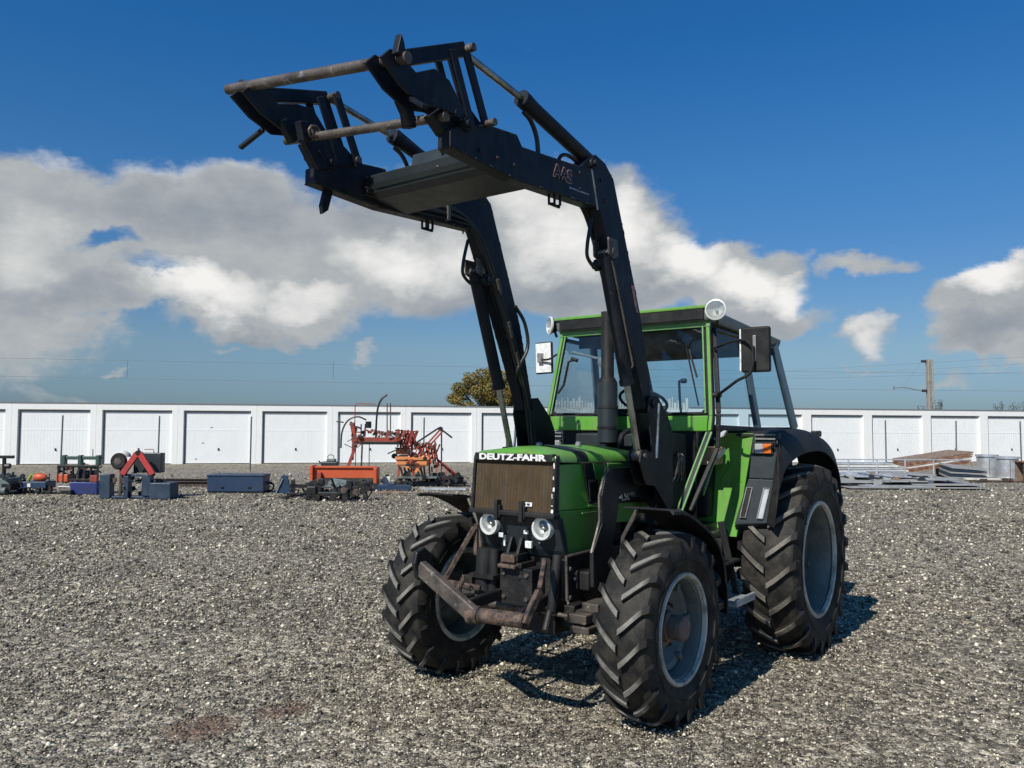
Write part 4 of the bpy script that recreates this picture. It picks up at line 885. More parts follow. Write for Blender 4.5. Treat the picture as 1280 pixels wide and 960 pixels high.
# mirrors, wiper, lights
obj('inner_mirror', MB().lathe([(0, 0), (0, .045), (.012, .045), (.02, .03), (.021, 0)], (.95, -.28, 2.36), axis='x', n=16).tube([(.93, -.28, 2.38), (.95, -.58, 2.46)], .012, 7), M['steel'], CB, smooth=40)
obj('wiper', MB().tube([(1.0, -.54, 2.385), (1.03, -.57, 2.37), (1.045, -.61, 2.17), (1.06, -.66, 2.10)], .010, 6).tube([(1.0, -.56, 2.40), (1.0, -.50, 2.38)], .016, 8), M['black_matte'], CB, smooth=40)
obj('wiper', MB().tube([(.99, .52, 2.42), (1.03, .60, 2.20)], .008, 6).bar((1.0, .50, 2.44), (1.07, .63, 1.98), .006, .012), M['black_matte'], CB)
def side_mirror(s):
    m_ = empty('side_mirror', T)
    if s > 0:
        c = Vector((1.12, 1.10, 2.38)); rz = math.radians(0)
        fr_ = obj('mirror_housing', MB().box((-.025, -.105, -.165), (.03, .105, .165)), M['black_matte'], m_, bevel=.015, loc=c, rot=(0, 0, rz))
        obj('mirror_glass', MB().box((-.031, -.092, -.15), (-.026, .092, .15)), M['mirrorglass'], fr_)
        obj('mirror_edge', MB().box((-.028, -.118, -.155), (.02, -.106, .155)).box((-.028, -.106, -.155), (-.024, -.03, .155)), M['white'], fr_, bevel=.003)
        obj('mirror_bracket', MB().box((.031, -.012, -.09), (.042, .012, .10)), M['steel'], fr_, bevel=.003)
        obj('mirror_arm', MB().tube(smooth_pts([(1.04, .76, 2.06), (1.12, .84, 2.08), (1.20, .98, 2.15), (1.20, 1.09, 2.22), (1.18, 1.10, 2.40)], 5), .011, 8).tube(smooth_pts([(.98, .72, 2.42), (1.10, .90, 2.45), (1.19, 1.06, 2.44), (1.18, 1.10, 2.36)], 4), .010, 8), M['black_matte'], m_, smooth=45)
        obj('arm_clamp', MB().lathe([(-.03, .022), (.03, .022), (.031, 0)], (1.05, .77, 2.06), n=10), M['black'], m_)
    else:
        c = Vector((.60, -1.12, 2.46))
        fr_ = obj('mirror_housing', MB().box((-.02, -.095, -.15), (.008, .095, .15)), M['black_matte'], m_, bevel=.015, loc=c, rot=(.03, 0, .05))
        obj('mirror_back', MB().box((.009, -.083, -.138), (.014, .083, .138)), M['white'], fr_, bevel=.003)
        obj('mirror_arm', MB().tube(smooth_pts([(.90, -.70, 2.46), (.80, -.85, 2.46), (.66, -1.02, 2.44), (.64, -1.13, 2.44)], 4), .010, 8), M['black_matte'], m_, smooth=45)
        obj('arm_clamp', MB().cbox((.63, -1.14, 2.46), (.04, .05, .09)), M['steel'], m_, bevel=.005)
side_mirror(1); side_mirror(-1)
def worklight(p, rz, ry):
    h = empty('work_light', T, p); h.rotation_euler = (0, ry, rz)
    obj('lamp_body', MB().lathe([(-.075, 0), (-.075, .03), (-.05, .055), (-.01, .070), (.0, .072)], axis='x', n=24), M['black_matte'], h, smooth=45)
    obj('ring', MB().lathe([(-.004, .072), (.0, .080), (.014, .080), (.018, .070), (.010, .068)], axis='x', n=28), M['bezel'], h, smooth=40)
    obj('reflector', MB().lathe([(.010, .068), (-.01, .055), (-.035, .03), (-.045, .0)], axis='x', n=28), M['reflector'], h, smooth=60)
    obj('bulb', MB().lathe([(-.04, .012), (-.005, .012), (-.004, 0)], axis='x', n=10), M['clear'], h)
    obj('lens', MB().lathe([(.012, .068), (.018, .04), (.020, 0)], axis='x', n=24), M['lens'], h, smooth=60)
    obj('bracket', MB().tube([(-.04, 0, -.05), (-.06, 0, -.10)], .012, 7), M['black'], h)
worklight((1.055, .768, 2.705), math.radians(12), math.radians(-2)); worklight((1.00, -.775, 2.70), math.radians(-38), math.radians(-2))
# --- exhaust stack
ex = obj('exhaust_stack', MB().lathe([(0, .062), (.02, .074), (.27, .076), (.49, .076), (.52, .060), (.53, .052), (1.05, .050), (1.05, .043), (.6, .043)], (1.27, -.05, 1.68), axis='z', n=28), M['black_matte'], T, smooth=40)
obj('heat_sleeve', MB().lathe([(0, .079), (.0, .080), (.47, .080), (.47, .079)], (1.27, -.05, 1.695), axis='z', n=28), M['boxgrey'], ex, smooth=40)
for z in (1.80, 1.96): obj('clamp_band', MB().lathe([(0, .0815), (0, .084), (.02, .084), (.02, .0815)], (1.27, -.05, z), axis='z', n=28), M['black'], ex, smooth=40)
obj('heater_pipe', MB().tube(smooth_pts([(1.35, .10, 1.64), (1.35, .12, 1.75), (1.2, .14, 1.80), (1.1, .16, 1.80)], 3), .02, 8), M['hose'], T, smooth=40)

# ------------------------------------------------------------------ front loader (bolted to the tractor)
LD = empty('front_loader', T, (.05, 0, -.02))
YA, HA = .515, .045
arm = [(3.83, 3.32), (3.55, 3.43), (3.27, 3.455), (3.22, 3.40), (2.9, 3.425), (2.62, 3.45), (2.49, 3.545), (2.42, 3.575), (2.30, 3.55), (2.19, 3.47), (1.82, 2.61), (1.72, 2.25), (1.645, 1.98), (1.69, 1.93), (1.76, 1.96), (1.92, 2.30), (2.235, 2.95), (2.38, 3.235), (2.84, 3.215), (3.30, 3.195), (3.83, 3.225)]
for s in (1, -1):
    a = obj('loader_arm', MB().prism(arm, s*(YA-HA), s*(YA+HA)), M['loader'], LD, bevel=.008)
    # welded flanges and pivot bosses: sub-details of the arm mesh would be lost, so each boss is its own piece
    for (x, z, r) in ((1.69, 2.0, .05), (2.47, 3.50, .035), (3.72, 3.37, .035), (2.24, 2.90, .04)):
        obj('pivot_pin', MB().lathe([(-.085, 0), (-.085, r*.6), (-.065, r*.6), (-.065, r), (.065, r), (.065, r*.6), (.085, r*.6), (.085, 0)], (x, s*YA, z), n=16), M['loader'], LD, smooth=35)
    obj('weld_seam', MB().bar((2.485, s*(YA+HA+.001), 3.50), (2.40, s*(YA+HA+.001), 3.22), .012, .006, (0, 1, 0)), M['steel'], LD)
    # mast and its bracket to the chassis
    mast_ = [(1.60, 2.06), (1.73, 2.06), (1.75, 1.95), (1.72, 1.78), (1.70, 1.42), (1.45, 1.22), (1.13, 1.21), (1.13, 1.76), (1.28, 1.86), (1.50, 1.96)]
    mast_ = [(1.62, 2.06), (1.74, 2.05), (1.76, 1.93), (1.71, 1.75), (1.68, 1.43), (1.44, 1.23), (1.38, 1.28), (1.38, 1.80), (1.45, 1.91)]
    for y in (YA-.075, YA+.055): obj('mast_plate', MB().prism(mast_, s*y, s*(y+.016)), M['loader'], LD, bevel=.004)
    obj('mast_web', MB().prism([(1.38, 1.80), (1.42, 1.82), (1.42, 1.28), (1.38, 1.28)], s*(YA-.06), s*(YA+.056)).prism([(1.62, 1.66), (1.66, 1.66), (1.66, 1.45), (1.62, 1.45)], s*(YA-.06), s*(YA+.056)), M['loader'], LD)
    br = [(2.04, 1.555), (1.74, 1.56), (1.68, 1.52), (1.66, 1.38), (1.93, 1.375), (1.965, 1.22), (2.02, 1.10), (2.03, .80), (2.28, .80), (2.285, 1.03), (2.17, 1.20), (2.175, 1.38), (2.13, 1.49)]
    obj('loader_bracket', MB().prism(br, s*.425, s*.455), M['black'], LD, bevel=.008)
    eg = MB(); P = [(2.28, 1.02), (2.225, 1.12), (2.175, 1.22), (2.18, 1.38), (2.13, 1.49), (2.05, 1.557)]
    eg.tube([(x+.004, s*.44, z) for x, z in P], .010, 6); obj('bracket_edge', eg, M['worn'], LD, smooth=40)
    obj('cross_carrier', MB().box((1.25, min(s*.24, s*.50), 1.13), (1.5, max(s*.24, s*.50), 1.24)), M['black'], LD, bevel=.01)
    obj('front_carrier', MB().box((1.95, min(s*.28, s*.43), .78), (2.30, max(s*.28, s*.43), .90)), M['black'], LD, bevel=.01)
    # lift cylinder
    yl = s*(YA+.028); t0, t1, t2 = Vector((2.30, yl, 2.96)), Vector((2.0, yl, 2.15)), Vector((1.835, yl, 1.64))
    cyl = obj('lift_cylinder', MB().tube([t0, t0.lerp(t1, .03), t0.lerp(t1, .031), t1], [.030, .030, .044, .044], 20).tube([t1, t1+(t2-t1)*.06], .050, 20), M['loader'], LD, smooth=35)
    obj('piston_rod', MB().tube([t1, t2], .0225, 14), M['chrome'], cyl, smooth=40)
    obj('rod_eye', MB().lathe([(-.035, 0), (-.035, .04), (.035, .04), (.035, 0)], tuple(t2), n=16).lathe([(-.06, 0), (-.06, .018), (.06, .018), (.06, 0)], tuple(t2), n=12), M['worn'], cyl, smooth=35)
    obj('oil_pipe', MB().tube([t0+Vector((-.03, s*.048, -.05)), t1+Vector((-.0, s*.052, .10)), t1+Vector((0, s*.04, .08))], .008, 6), M['worn'], cyl, smooth=40)
    ft = MB()
    for dy in (-.05, .036): ft.prism([(1.80, 1.68), (1.88, 1.68), (1.90, 1.60), (1.80, 1.44), (1.66, 1.42), (1.66, 1.62)], yl+dy, yl+dy+.014)
    obj('cylinder_foot', ft, M['grime'], LD, bevel=.003)
    obj('levelling_rod', MB().tube([(1.66, s*(YA+.10), 2.0), (1.70, s*(YA+.10), 1.62)], .010, 8), M['chrome'], LD, smooth=40)
    cc = MB().lathe([(-.07, 0), (-.07, .028), (.07, .028), (.07, 0)], (2.27, yl, 2.965), n=14)
    for dy in (-.06, .05): cc.prism([(2.22, 3.05), (2.34, 3.05), (2.33, 2.94), (2.27, 2.92), (2.21, 2.95)], yl+dy, yl+dy+.012)
    obj('cylinder_clevis', cc, M['worn'], LD, bevel=.003)
    # tilt cylinder
    if s > 0:
        obj('valve_cover', MB().prism([(1.10, 1.78), (1.37, 1.80), (1.37, 1.24), (1.10, 1.23)], YA-.07, YA+.05), M['loader'], LD, bevel=.012)
        for k in range(3): obj('hose_union', MB().tube(smooth_pts([(1.30-.03*k, YA+.05, 1.64), (1.31-.03*k, YA+.09, 1.62), (1.33-.05*k, YA+.08, 1.52), (1.36-.07*k, YA+.055, 1.44)], 3), .010, 6), M['worn'], LD, smooth=45)
    q0, q1, q2 = Vector((2.45, s*YA, 3.54)), Vector((3.16, s*YA, 3.70)), Vector((3.70, s*YA, 3.775))
    tc_ = obj('tilt_cylinder', MB().tube([q0, q1], .044, 20).tube([q1-(q1-q0)*.05, q1+(q1-q0)*.02], .050, 20), M['loader'], LD, smooth=35)
    obj('piston_rod', MB().tube([q1, q2], .020, 14), M['chrome'], tc_, smooth=40)
    obj('oil_pipe', MB().tube([q0+Vector((.15, s*.0, .055)), q1+Vector((-.04, 0, .055))], .007, 6), M['hose'], tc_, smooth=40)
    obj('tilt_hose', MB().tube(smooth_pts([(3.15, s*YA, 3.63), (3.08, s*YA, 3.60), (3.02, s*YA, 3.52), (3.0, s*YA, 3.40)], 5), .014, 8), M['hose'], LD, smooth=45)
    obj('arm_hose', MB().tube(smooth_pts([(2.80, s*YA, 3.42), (2.76, s*YA, 3.48), (2.68, s*YA, 3.505), (2.58, s*YA, 3.49), (2.55, s*YA, 3.46)], 4), .012, 8), M['hose'], LD, smooth=45)
    obj('lift_hose', MB().tube(smooth_pts([(2.40, s*YA, 3.17), (2.43, s*YA, 3.08), (2.455, s*YA, 2.98), (2.45, s*YA, 2.91), (2.37, s*YA, 2.86), (2.30, s*YA, 2.86)], 5), .012, 8), M['hose'], LD, smooth=45)
    obj('lift_hose', MB().tube(smooth_pts([(1.95, s*(YA-.09), 2.74), (1.84, s*(YA-.10), 2.62), (1.80, s*(YA-.10), 2.44), (1.88, s*(YA-.07), 2.28), (1.86, s*(YA-.03), 2.2)], 5), .014, 8), M['hose'], LD, smooth=45)
    hk = MB()
    for x in (2.80, 2.86): hk.tube([(x, s*YA-.02, 3.225), (x, s*YA-.02, 3.165), (x, s*YA+.02, 3.165), (x, s*YA+.02, 3.225)], .009, 6)
    obj('bottom_hook', hk.tube([(2.78, s*YA, 3.16), (2.88, s*YA, 3.16)], .010, 6), M['loader'], LD)
    if s < 0 or True:
        # pipes and hoses clipped along the inner side of each arm
        for k in range(5):
            o_ = .018*k; yy = s*(YA-HA-.012-.006*(k % 2))
            path = [(3.45, yy, 3.25+.022*k), (3.0, yy, 3.24+.022*k), (2.56+.01*k, yy, 3.26+.02*k), (2.40-.02*k, yy, 3.22-.005*k), (2.19-.020*k, yy, 2.88), (1.92-.020*k, yy, 2.34), (1.78-.018*k, yy, 2.05), (1.72-.02*k, yy-s*.01, 1.7), (1.66, yy-s*.02, 1.45)]
            obj('hydraulic_line', MB().tube(smooth_pts([(x, y+random.uniform(-.004, .004), z+random.uniform(-.006, .006)) for x, y, z in path], 5), .009+.003*(k % 2), 7), M['hose'] if k % 2 else M['worn'] if k == 2 else M['black'], LD, smooth=45)
        for x, z in ((3.1, 3.29), (2.7, 3.30), (2.13, 2.86), (1.99, 2.56), (1.89, 2.34)):
            obj('hose_clip', MB().cbox((x, s*(YA-HA-.02), z), (.03, .04, .12), (0, .0 if x > 2.5 else .4, 0)), M['worn'], LD, bevel=.004)
    # parallel levelling bar along the leg on the inside
M['salmon'] = mat('pale_red_outline', (0.42, 0.22, 0.18), 0.5)
for s in (1, -1):   # scraped paint along the edges of each arm
    rw = random.Random(5+s); we = MB(); cx_ = .5
    for (a, c) in zip(arm, arm[1:]+arm[:1]):
        L_ = math.dist(a, c)
        for _ in range(int(L_*9)):
            t = rw.random(); l_ = rw.uniform(.006, .035)/max(L_, .05); p = [a[i]+(c[i]-a[i])*t for i in (0, 1)]; e_ = [a[i]+(c[i]-a[i])*min(1, t+l_) for i in (0, 1)]
            hh = rw.uniform(.003, .009); nx, nz = -(c[1]-a[1])/L_*(hh*.5+.004), (c[0]-a[0])/L_*(hh*.5+.004)
            for yy in (YA+HA+.0008, YA-HA-.0008): we.bar((p[0]+nx, s*yy, p[1]+nz), (e_[0]+nx, s*yy, e_[1]+nz), .0016, hh, (e_[1]-p[1], 0, p[0]-e_[0]))
    o = obj('paint_wear', we, M['worn'], LD); o['kind'] = 'stuff'
    for (x, z) in ((3.6, 3.27), (3.45, 3.27), (3.3, 3.27), (2.62, 3.30), (2.62, 3.40), (2.36, 3.42), (2.30, 3.30)):
        obj('arm_bolt', MB().lathe([(0, .013), (s*.010, .012), (s*.011, 0)], (x, s*(YA+HA), z), n=6), M['grime'], LD)
obj('sticker', MB().prism([(1.925, 2.80), (1.955, 2.80), (1.89, 2.62), (1.86, 2.62)], YA+HA+.001, YA+HA+.003), M['red_letter'], LD)
lm = text_mesh('AAS', .105, .001, .0075, .215)
link('lettering', lm, M['salmon'], LD, loc=(2.81, YA+HA+.003, 3.345), rot=(PI/2, math.radians(0), PI))
lm = text_mesh('AAS', .100, .001, .0015, .205)
link('lettering', lm, M['loader'], LD, loc=(2.81, YA+HA+.0045, 3.345), rot=(PI/2, 0, PI))
obj('underline', MB().prism([(2.74, 3.288), (2.74, 3.278), (2.51, 3.288), (2.51, 3.296)], YA+HA+.001, YA+HA+.003), M['steel'], LD)
# torsion box between the arms
obj('cross_box', MB().prism([(3.43, 3.365), (3.405, 3.262), (3.36, 3.232), (3.08, 3.205), (2.98, 3.25), (3.20, 3.365)], -YA+HA, YA-HA), M['boxgrey'], LD, bevel=.006)
obj('cross_box_rib', MB().prism([(3.418, 3.312), (3.434, 3.308), (3.418, 3.280), (3.408, 3.285)], -YA+HA, YA-HA), M['boxgrey'], LD)
obj('upper_box', MB().prism([(3.34, 3.465), (3.36, 3.347), (3.16, 3.347), (3.16, 3.465)], -.17, YA-HA), M['boxgrey'], LD, bevel=.006)
obj('box_knob', MB().lathe([(0, .012), (.02, .010), (.03, 0)], (3.345, .08, 3.43), axis='x', n=8), M['worn'], LD)
obj('box_knob', MB().lathe([(0, .012), (.02, .010), (.03, 0)], (3.40, .10, 3.32), axis='x', n=8), M['worn'], LD)
obj('cross_tube', MB().tube([(1.60, -.45, 1.36), (1.60, .45, 1.36)], .04, 14), M['loader'], LD, smooth=35)
# tool carrier
TC = 'tool_carrier'
obj('carrier_tube', MB().tube([(4.28, -.66, 3.665), (4.21, .63, 3.52)], .028, 16), M['worn'], LD, smooth=35)
obj('carrier_tube', MB().tube([(3.92, -.62, 3.475), (3.86, .56, 3.37)], .024, 16), M['worn'], LD, smooth=35)
for s in (1, -1):
    dz = .05 if s < 0 else -.045; dl = .10 if s < 0 else .0
    for y in (.46, .56):
        pts = [(4.33, 3.54+dz), (4.27, 3.60+dz), (4.20, 3.595+dz), (4.10, 3.55+dz), (3.97, 3.57+dl*.7), (3.86, 3.55+dl), (3.74, 3.43+dl), (3.76, 3.39+dl), (3.93, 3.39+dl), (4.06, 3.36+dl), (4.21, 3.41+dl)]
        obj('carrier_plate', MB().prism(pts, s*y, s*(y+.016)), M['loader'], LD, bevel=.004)
    obj('carrier_top_bar', MB().bar((4.20, s*.53, 3.585+dz), (3.71, s*.53, 3.775), .05, .075), M['loader'], LD, bevel=.006)
    for y in (.44, .545):
        obj('tilt_lever', MB().bar((3.71, s*y, 3.785), (3.52, s*y, 3.40), .016, .055), M['loader'], LD, bevel=.004)
        obj('tilt_link', MB().bar((3.82, s*(y+.01), 3.73), (3.66, s*(y+.01), 3.38), .014, .05), M['loader'], LD, bevel=.004)
    obj('pivot_bracket', MB().prism([(3.92, 3.37+dl*.6), (3.82, 3.30), (3.50, 3.42), (3.62, 3.49), (3.76, 3.50+dl*.5)], s*.452, s*.52), M['loader'], LD, bevel=.005)
    obj('lever_pin', MB().lathe([(-.085, 0), (-.085, .022), (.085, .022), (.085, 0)], (3.70, s*YA, 3.775), n=14), M['worn'], LD, smooth=35)
    obj('lever_pin', MB().lathe([(-.10, 0), (-.10, .02), (.10, .02), (.10, 0)], (3.54, s*YA, 3.43), n=12), M['worn'], LD, smooth=35)
    obj('lever_pin', MB().lathe([(-.07, 0), (-.07, .022), (.07, .022), (.07, 0)], (3.80, s*YA, 3.40), n=12), M['loader'], LD, smooth=35)
    obj('latch_spike', MB().prism([(4.27, 3.57+dz), (4.21, 3.57+dz), (4.225, 3.63+dz), (4.245, 3.67+dz)], s*.60-.02, s*.60+.02), M['loader'], LD, bevel=.003)
    obj('latch_hook', MB().bar((4.08, s*.45, 3.46+dz), (4.00, s*.45, 3.36+dz), .05, .05).bar((3.99, s*.40, 3.47+dz), (3.96, s*.40, 3.36+dz), .05, .06), M['loader'], LD, bevel=.006)
    obj('spring', MB().tube([(3.93+.035*math.cos(t*.9), s*(.42-.004*t), 3.47+.035*math.sin(t*.9)) for t in range(22)], .008, 6), M['worn'], LD, smooth=50)
    obj('lock_lever', MB().bar((4.12, s*.56, 3.42+dz), (4.17, s*.70, 3.33+dz), .03, .02), M['loader'], LD, bevel=.004)
    obj('tooth', MB().prism([(3.72, 3.24), (3.66, 3.24), (3.70, 3.10), (3.74, 3.07), (3.75, 3.12)], s*YA-.015, s*YA+.015), M['loader'], LD, bevel=.003) if s < 0 else None
# ------------------------------------------------------------------ machines and goods standing about the yard
def at(px_, base):   # ground spot seen at image column px_ with its foot at row base, as plain yard coordinates (u, v)
    h0 = 533.7+(px_-640)*.0043; v = 1.812*FPX/(base-h0); return (px_-640)/FPX*v, v
def item(name, px_, base, label, cat, group=None):
    u, v = at(px_, base); e = empty(name, loc=yard(u, v), rz=YROT); tag(e, label, cat, group); e['_s'] = v/FPX
    return e, v/FPX      # metres per picture unit at that distance
def bx(e, name, x0, x1, z0, z1, y0, y1, mt, bevel=.01): return obj(name, MB().box((x0, y0, z0), (x1, y1, z1)), mt, e, bevel=bevel)
def tb_(e, name, pts, r, mt, n=8): return obj(name, MB().tube(pts, r, n), mt, e, smooth=40)

def clutter(e, x0, x1, z0, z1, n, mats, seed, y0=-.25, y1=.3, big=.16):
    """brackets, rods and discs of a machine too small to name one by one"""
    q_ = random.Random(seed)
    for i in range(n):
        x, y, z = q_.uniform(x0, x1), q_.uniform(y0, y1), q_.uniform(z0, z1); mt = M[q_.choice(mats)]; t = q_.random()
        if t < .5:
            a = q_.uniform(0, PI); l_ = q_.uniform(.4, 1.2)*big; dx, dz = math.cos(a)*l_, math.sin(a)*l_
            obj('bracket', MB().bar((x-dx/2, y, max(z-dz/2, .01)), (x+dx/2, y+q_.uniform(-.1, .1), max(z+dz/2, .01)), q_.uniform(.02, .045), q_.uniform(.02, .05)), mt, e)
        elif t < .8: obj('fitting', MB().cbox((x, y, z), (q_.uniform(.3, .9)*big, q_.uniform(.04, .12), q_.uniform(.25, .6)*big), (0, q_.uniform(-.4, .4), 0)), mt, e, bevel=.006)
        else: obj('disc', MB().lathe([(-.02, 0), (-.02, big*.4), (.02, big*.4), (.02, 0)], (x, y, z), n=12), mt, e, smooth=35)
# 1 grey green machine at the left edge
e, k = item('seed_drill', 8, 616.5, 'grey green machine with a T shaped dark handle, cut by the left edge', 'farm machine')
bx(e, 'hopper', -.55, .28, .12, .42, -.3, .5, M['greygreen'], .03); bx(e, 'hopper_lid', -.5, .1, .42, .47, -.28, .4, M['post'])
bx(e, 'skid', -.5, .34, .0, .05, -.35, .55, M['black'])
tb_(e, 'column', [(-.05, .1, .4), (-.06, .1, .95)], .05, M['black']); bx(e, 'handle_bar', -.42, .19, .92, 1.0, .05, .15, M['black'], .01)
tb_(e, 'gear_case', [(-.02, .1, .72), (.1, .1, .72)], .07, M['black']); tb_(e, 'roller', [(-.3, -.32, .10), (.28, -.32, .10)], .09, M['greygreen'], 12)
tb_(e, 'lever', [(.2, 0, .4), (.26, 0, .56)], .03, M['black']); bx(e, 'side_box', .12, .38, .1, .3, -.3, .1, M['black'], .02)
clutter(e, -.5, .36, .04, .5, 26, ['greygreen', 'black', 'post', 'boxgrey'], 1, -.4, .0)
# 2 small blue cultivator
e, k = item('cultivator', 52, 616, 'small dark blue cultivator with an orange and yellow top, second from the left edge', 'farm machine')
bx(e, 'frame', -.34, .30, .14, .32, -.2, .3, M['blue'], .02); bx(e, 'label_plate', -.18, -.10, .18, .27, -.212, -.20, M['white'], 0)
obj('motor', MB().lathe([(-.15, 0), (-.15, .08), (-.05, .12), (.10, .10), (.16, .06), (.16, 0)], (.04, 0, .42), axis='x', n=14), M['orange'], e, smooth=40)
tb_(e, 'engine_pipe', [(-.3, 0, .3), (-.2, .02, .5), (-.1, .02, .42)], .04, mat('lime_paint', (0.25, 0.33, 0.03), .5), 8)
for x in (-.42, -.22, .0, .2):
    obj('tine', MB().bar((x, 0, .18), (x+.04, -.1, .02), .04, .05), M['black'], e)
for x in (-.38, .3): obj('wheel', MB().lathe([(-.04, .04), (-.04, .12), (.04, .12), (.04, .04)], (x, -.1, .12), n=16), M['rubber'], e, smooth=35)
tb_(e, 'hitch_bar', [(-.5, .1, .35), (-.3, .1, .28)], .03, M['slate'])
clutter(e, -.45, .36, .04, .45, 24, ['blue', 'black', 'slate', 'grime', 'greygreen'], 2, -.28, .1)
# 3 blue machine with green top beam
e, k = item('planter', 104, 616.5, 'royal blue machine with a dark green top beam and orange left side box', 'farm machine')
bx(e, 'body', -.14, .56, .0, .32, -.25, .4, M['royal'], .02)
bx(e, 'side_box', -.54, -.24, .32, .52, -.2, .2, M['orange'], .02); bx(e, 'white_tray', -.50, -.18, .18, .21, -.2, .1, M['creamy'], .01)
bx(e, 'lower_frame', -.2, .56, .34, .40, -.22, -.16, M['black'], .005); bx(e, 'upper_frame', -.52, .56, .70, .76, -.22, -.16, M['black'], .005)
for x in (-.50, -.36, -.12, .04, .2, .36, .53): obj('upright', MB().box((x-.02, -.2, .3), (x+.02, -.15, .74)), M['black'], e)
for x in (-.04, .14, .30): obj('seed_unit', MB().box((x, -.14, .42), (x+.12, .1, .62)).lathe([(-.03, .0), (-.03, .07), (.03, .07), (.03, 0)], (x+.06, -.1, .36), axis='y', n=12), M['slate'], e, bevel=.01)
bx(e, 'top_beam', -.44, .53, .90, .99, -.1, .05, M['darkgreen'], .015)
for x in (-.40, .03, .50): obj('beam_bracket', MB().box((x-.06, -.13, .74), (x+.03, .02, 1.02)), M['darkgreen'], e, bevel=.01)
obj('red_box', MB().box((.38, -.27, .33), (.56, -.2, .5)), M['redorange'], e, bevel=.01); tb_(e, 'top_stick', [(.30, 0, .98), (.30, 0, 1.18)], .012, M['greygreen'])
bx(e, 'foot_beam', -.32, -.04, .02, .12, -.4, -.25, M['black']); tb_(e, 'hoop', [(-.52, -.1, .6), (-.50, -.1, .76), (-.42, -.1, .84), (-.33, -.1, .76), (-.31, -.1, .6)], .018, M['greygreen'])
clutter(e, -.5, .55, .30, .76, 26, ['black', 'slate', 'boxgrey', 'darkgreen', 'redorange'], 3, -.25, .2)
# 4 blue frame with red triangle
e, k = item('hitch_frame', 176, 622.5, 'slate blue steel frame carrying a red triangular hitch', 'farm machine')
bx(e, 'left_leg', -.92, -.66, .0, .60, -.1, .15, M['slate'], .015); bx(e, 'inner_leg', -.32, -.20, .0, .56, -.12, .1, M['slate'], .01); bx(e, 'right_leg', .12, .34, .08, .60, -.1, .1, M['slate'], .015)
bx(e, 'base_beam', -.9, .36, .0, .06, -.05, .25, M['slate'], .008); bx(e, 'top_beam', -.36, .36, .54, .60, .0, .1, M['slate'], .008)
bx(e, 'side_box', .36, .88, .0, .40, -.2, .3, M['slate'], .02); bx(e, 'tool_case', -.26, .44, .62, 1.12, .25, .5, M['boxgrey'], .02)
for s_ in (-1, 1): obj('hitch_arm', MB().bar((.0+s_*.03, -.05, 1.12), (s_*.38, -.05, .60), .14, .08, (0, 1, 0)), M['red'], e, bevel=.01)
obj('hitch_top', MB().lathe([(-.08, 0), (-.08, .06), (.02, .06), (.02, 0)], (0, -.02, 1.13), n=12), M['black'], e)
tb_(e, 'rusty_column', [(-.46, .05, .08), (-.46, .05, .78)], .045, M['rust'])
wd = obj('coulter_wheel', MB().lathe([(-.06, .05), (-.07, .18), (.0, .21), (.07, .18), (.06, .05)], (-.50, 0, .92), n=20), M['rubber'], e, smooth=40)
obj('wheel_disc', MB().lathe([(-.075, 0), (-.075, .09), (-.05, .1)], (-.50, 0, .92), n=16), M['worn'], wd)
obj('white_dome', MB().lathe([(0, .19), (.08, .17), (.14, .08), (.15, 0)], (-.52, .25, 1.02), axis='z', n=16), M['creamy'], e, smooth=60)
tb_(e, 'thin_rail', [(-.1, .5, 1.2), (.14, .5, 1.2), (.14, .5, 1.1)], .012, M['worn'])
clutter(e, -.6, .5, .05, .62, 26, ['slate', 'black', 'rust', 'boxgrey', 'blue'], 4, -.15, .3)
clutter(e, .38, .86, .40, .44, 5, ['black', 'slate'], 14, -.1, .2)
# 5 rusty beams lying behind
for x0, x1, base, lab, nm in ((196, 262, 603.5, 'long rusty steel beam lying on the gravel left of the long blue box', 'steel_beam'), (205, 264, 607, 'shorter rusty beam lying in front of the long one', 'steel_beam')):
    u, v = at((x0+x1)/2, base); L_ = (x1-x0)/FPX*v
    o = obj(nm, MB().box((-L_/2, -.06, 0), (L_/2, -.045, .13)).box((-L_/2, -.12, .0), (L_/2, .03, .014)).box((-L_/2, -.12, .13), (L_/2, .03, .144)), M['rust'], loc=yard(u, v), rot=(0, 0, YROT)); tag(o, lab, 'beam', 'rusty beams lying left of the blue box', 'thing')
# 6 blue box
e, k = item('storage_box', 296.5, 615.5, 'long low navy blue steel box lying on the gravel', 'steel box')
bx(e, 'body', -.77, .76, .03, .45, 0, .6, M['blue'], .015); bx(e, 'lid', -.79, .78, .45, .49, -.02, .62, M['blue'], .01); bx(e, 'bottom_rail', -.76, .76, .0, .03, .02, .58, M['black'], 0)
for x in (-.35, .38): bx(e, 'latch', x-.04, x+.04, .12, .18, -.02, 0, M['black'], .004)
for x in (-.70, -.45, 0, .45, .70): obj('lid_bolt', MB().lathe([(-.012, 0), (-.012, .014), (0, .014)], (x, -.02, .47), n=6), M['worn'], e)
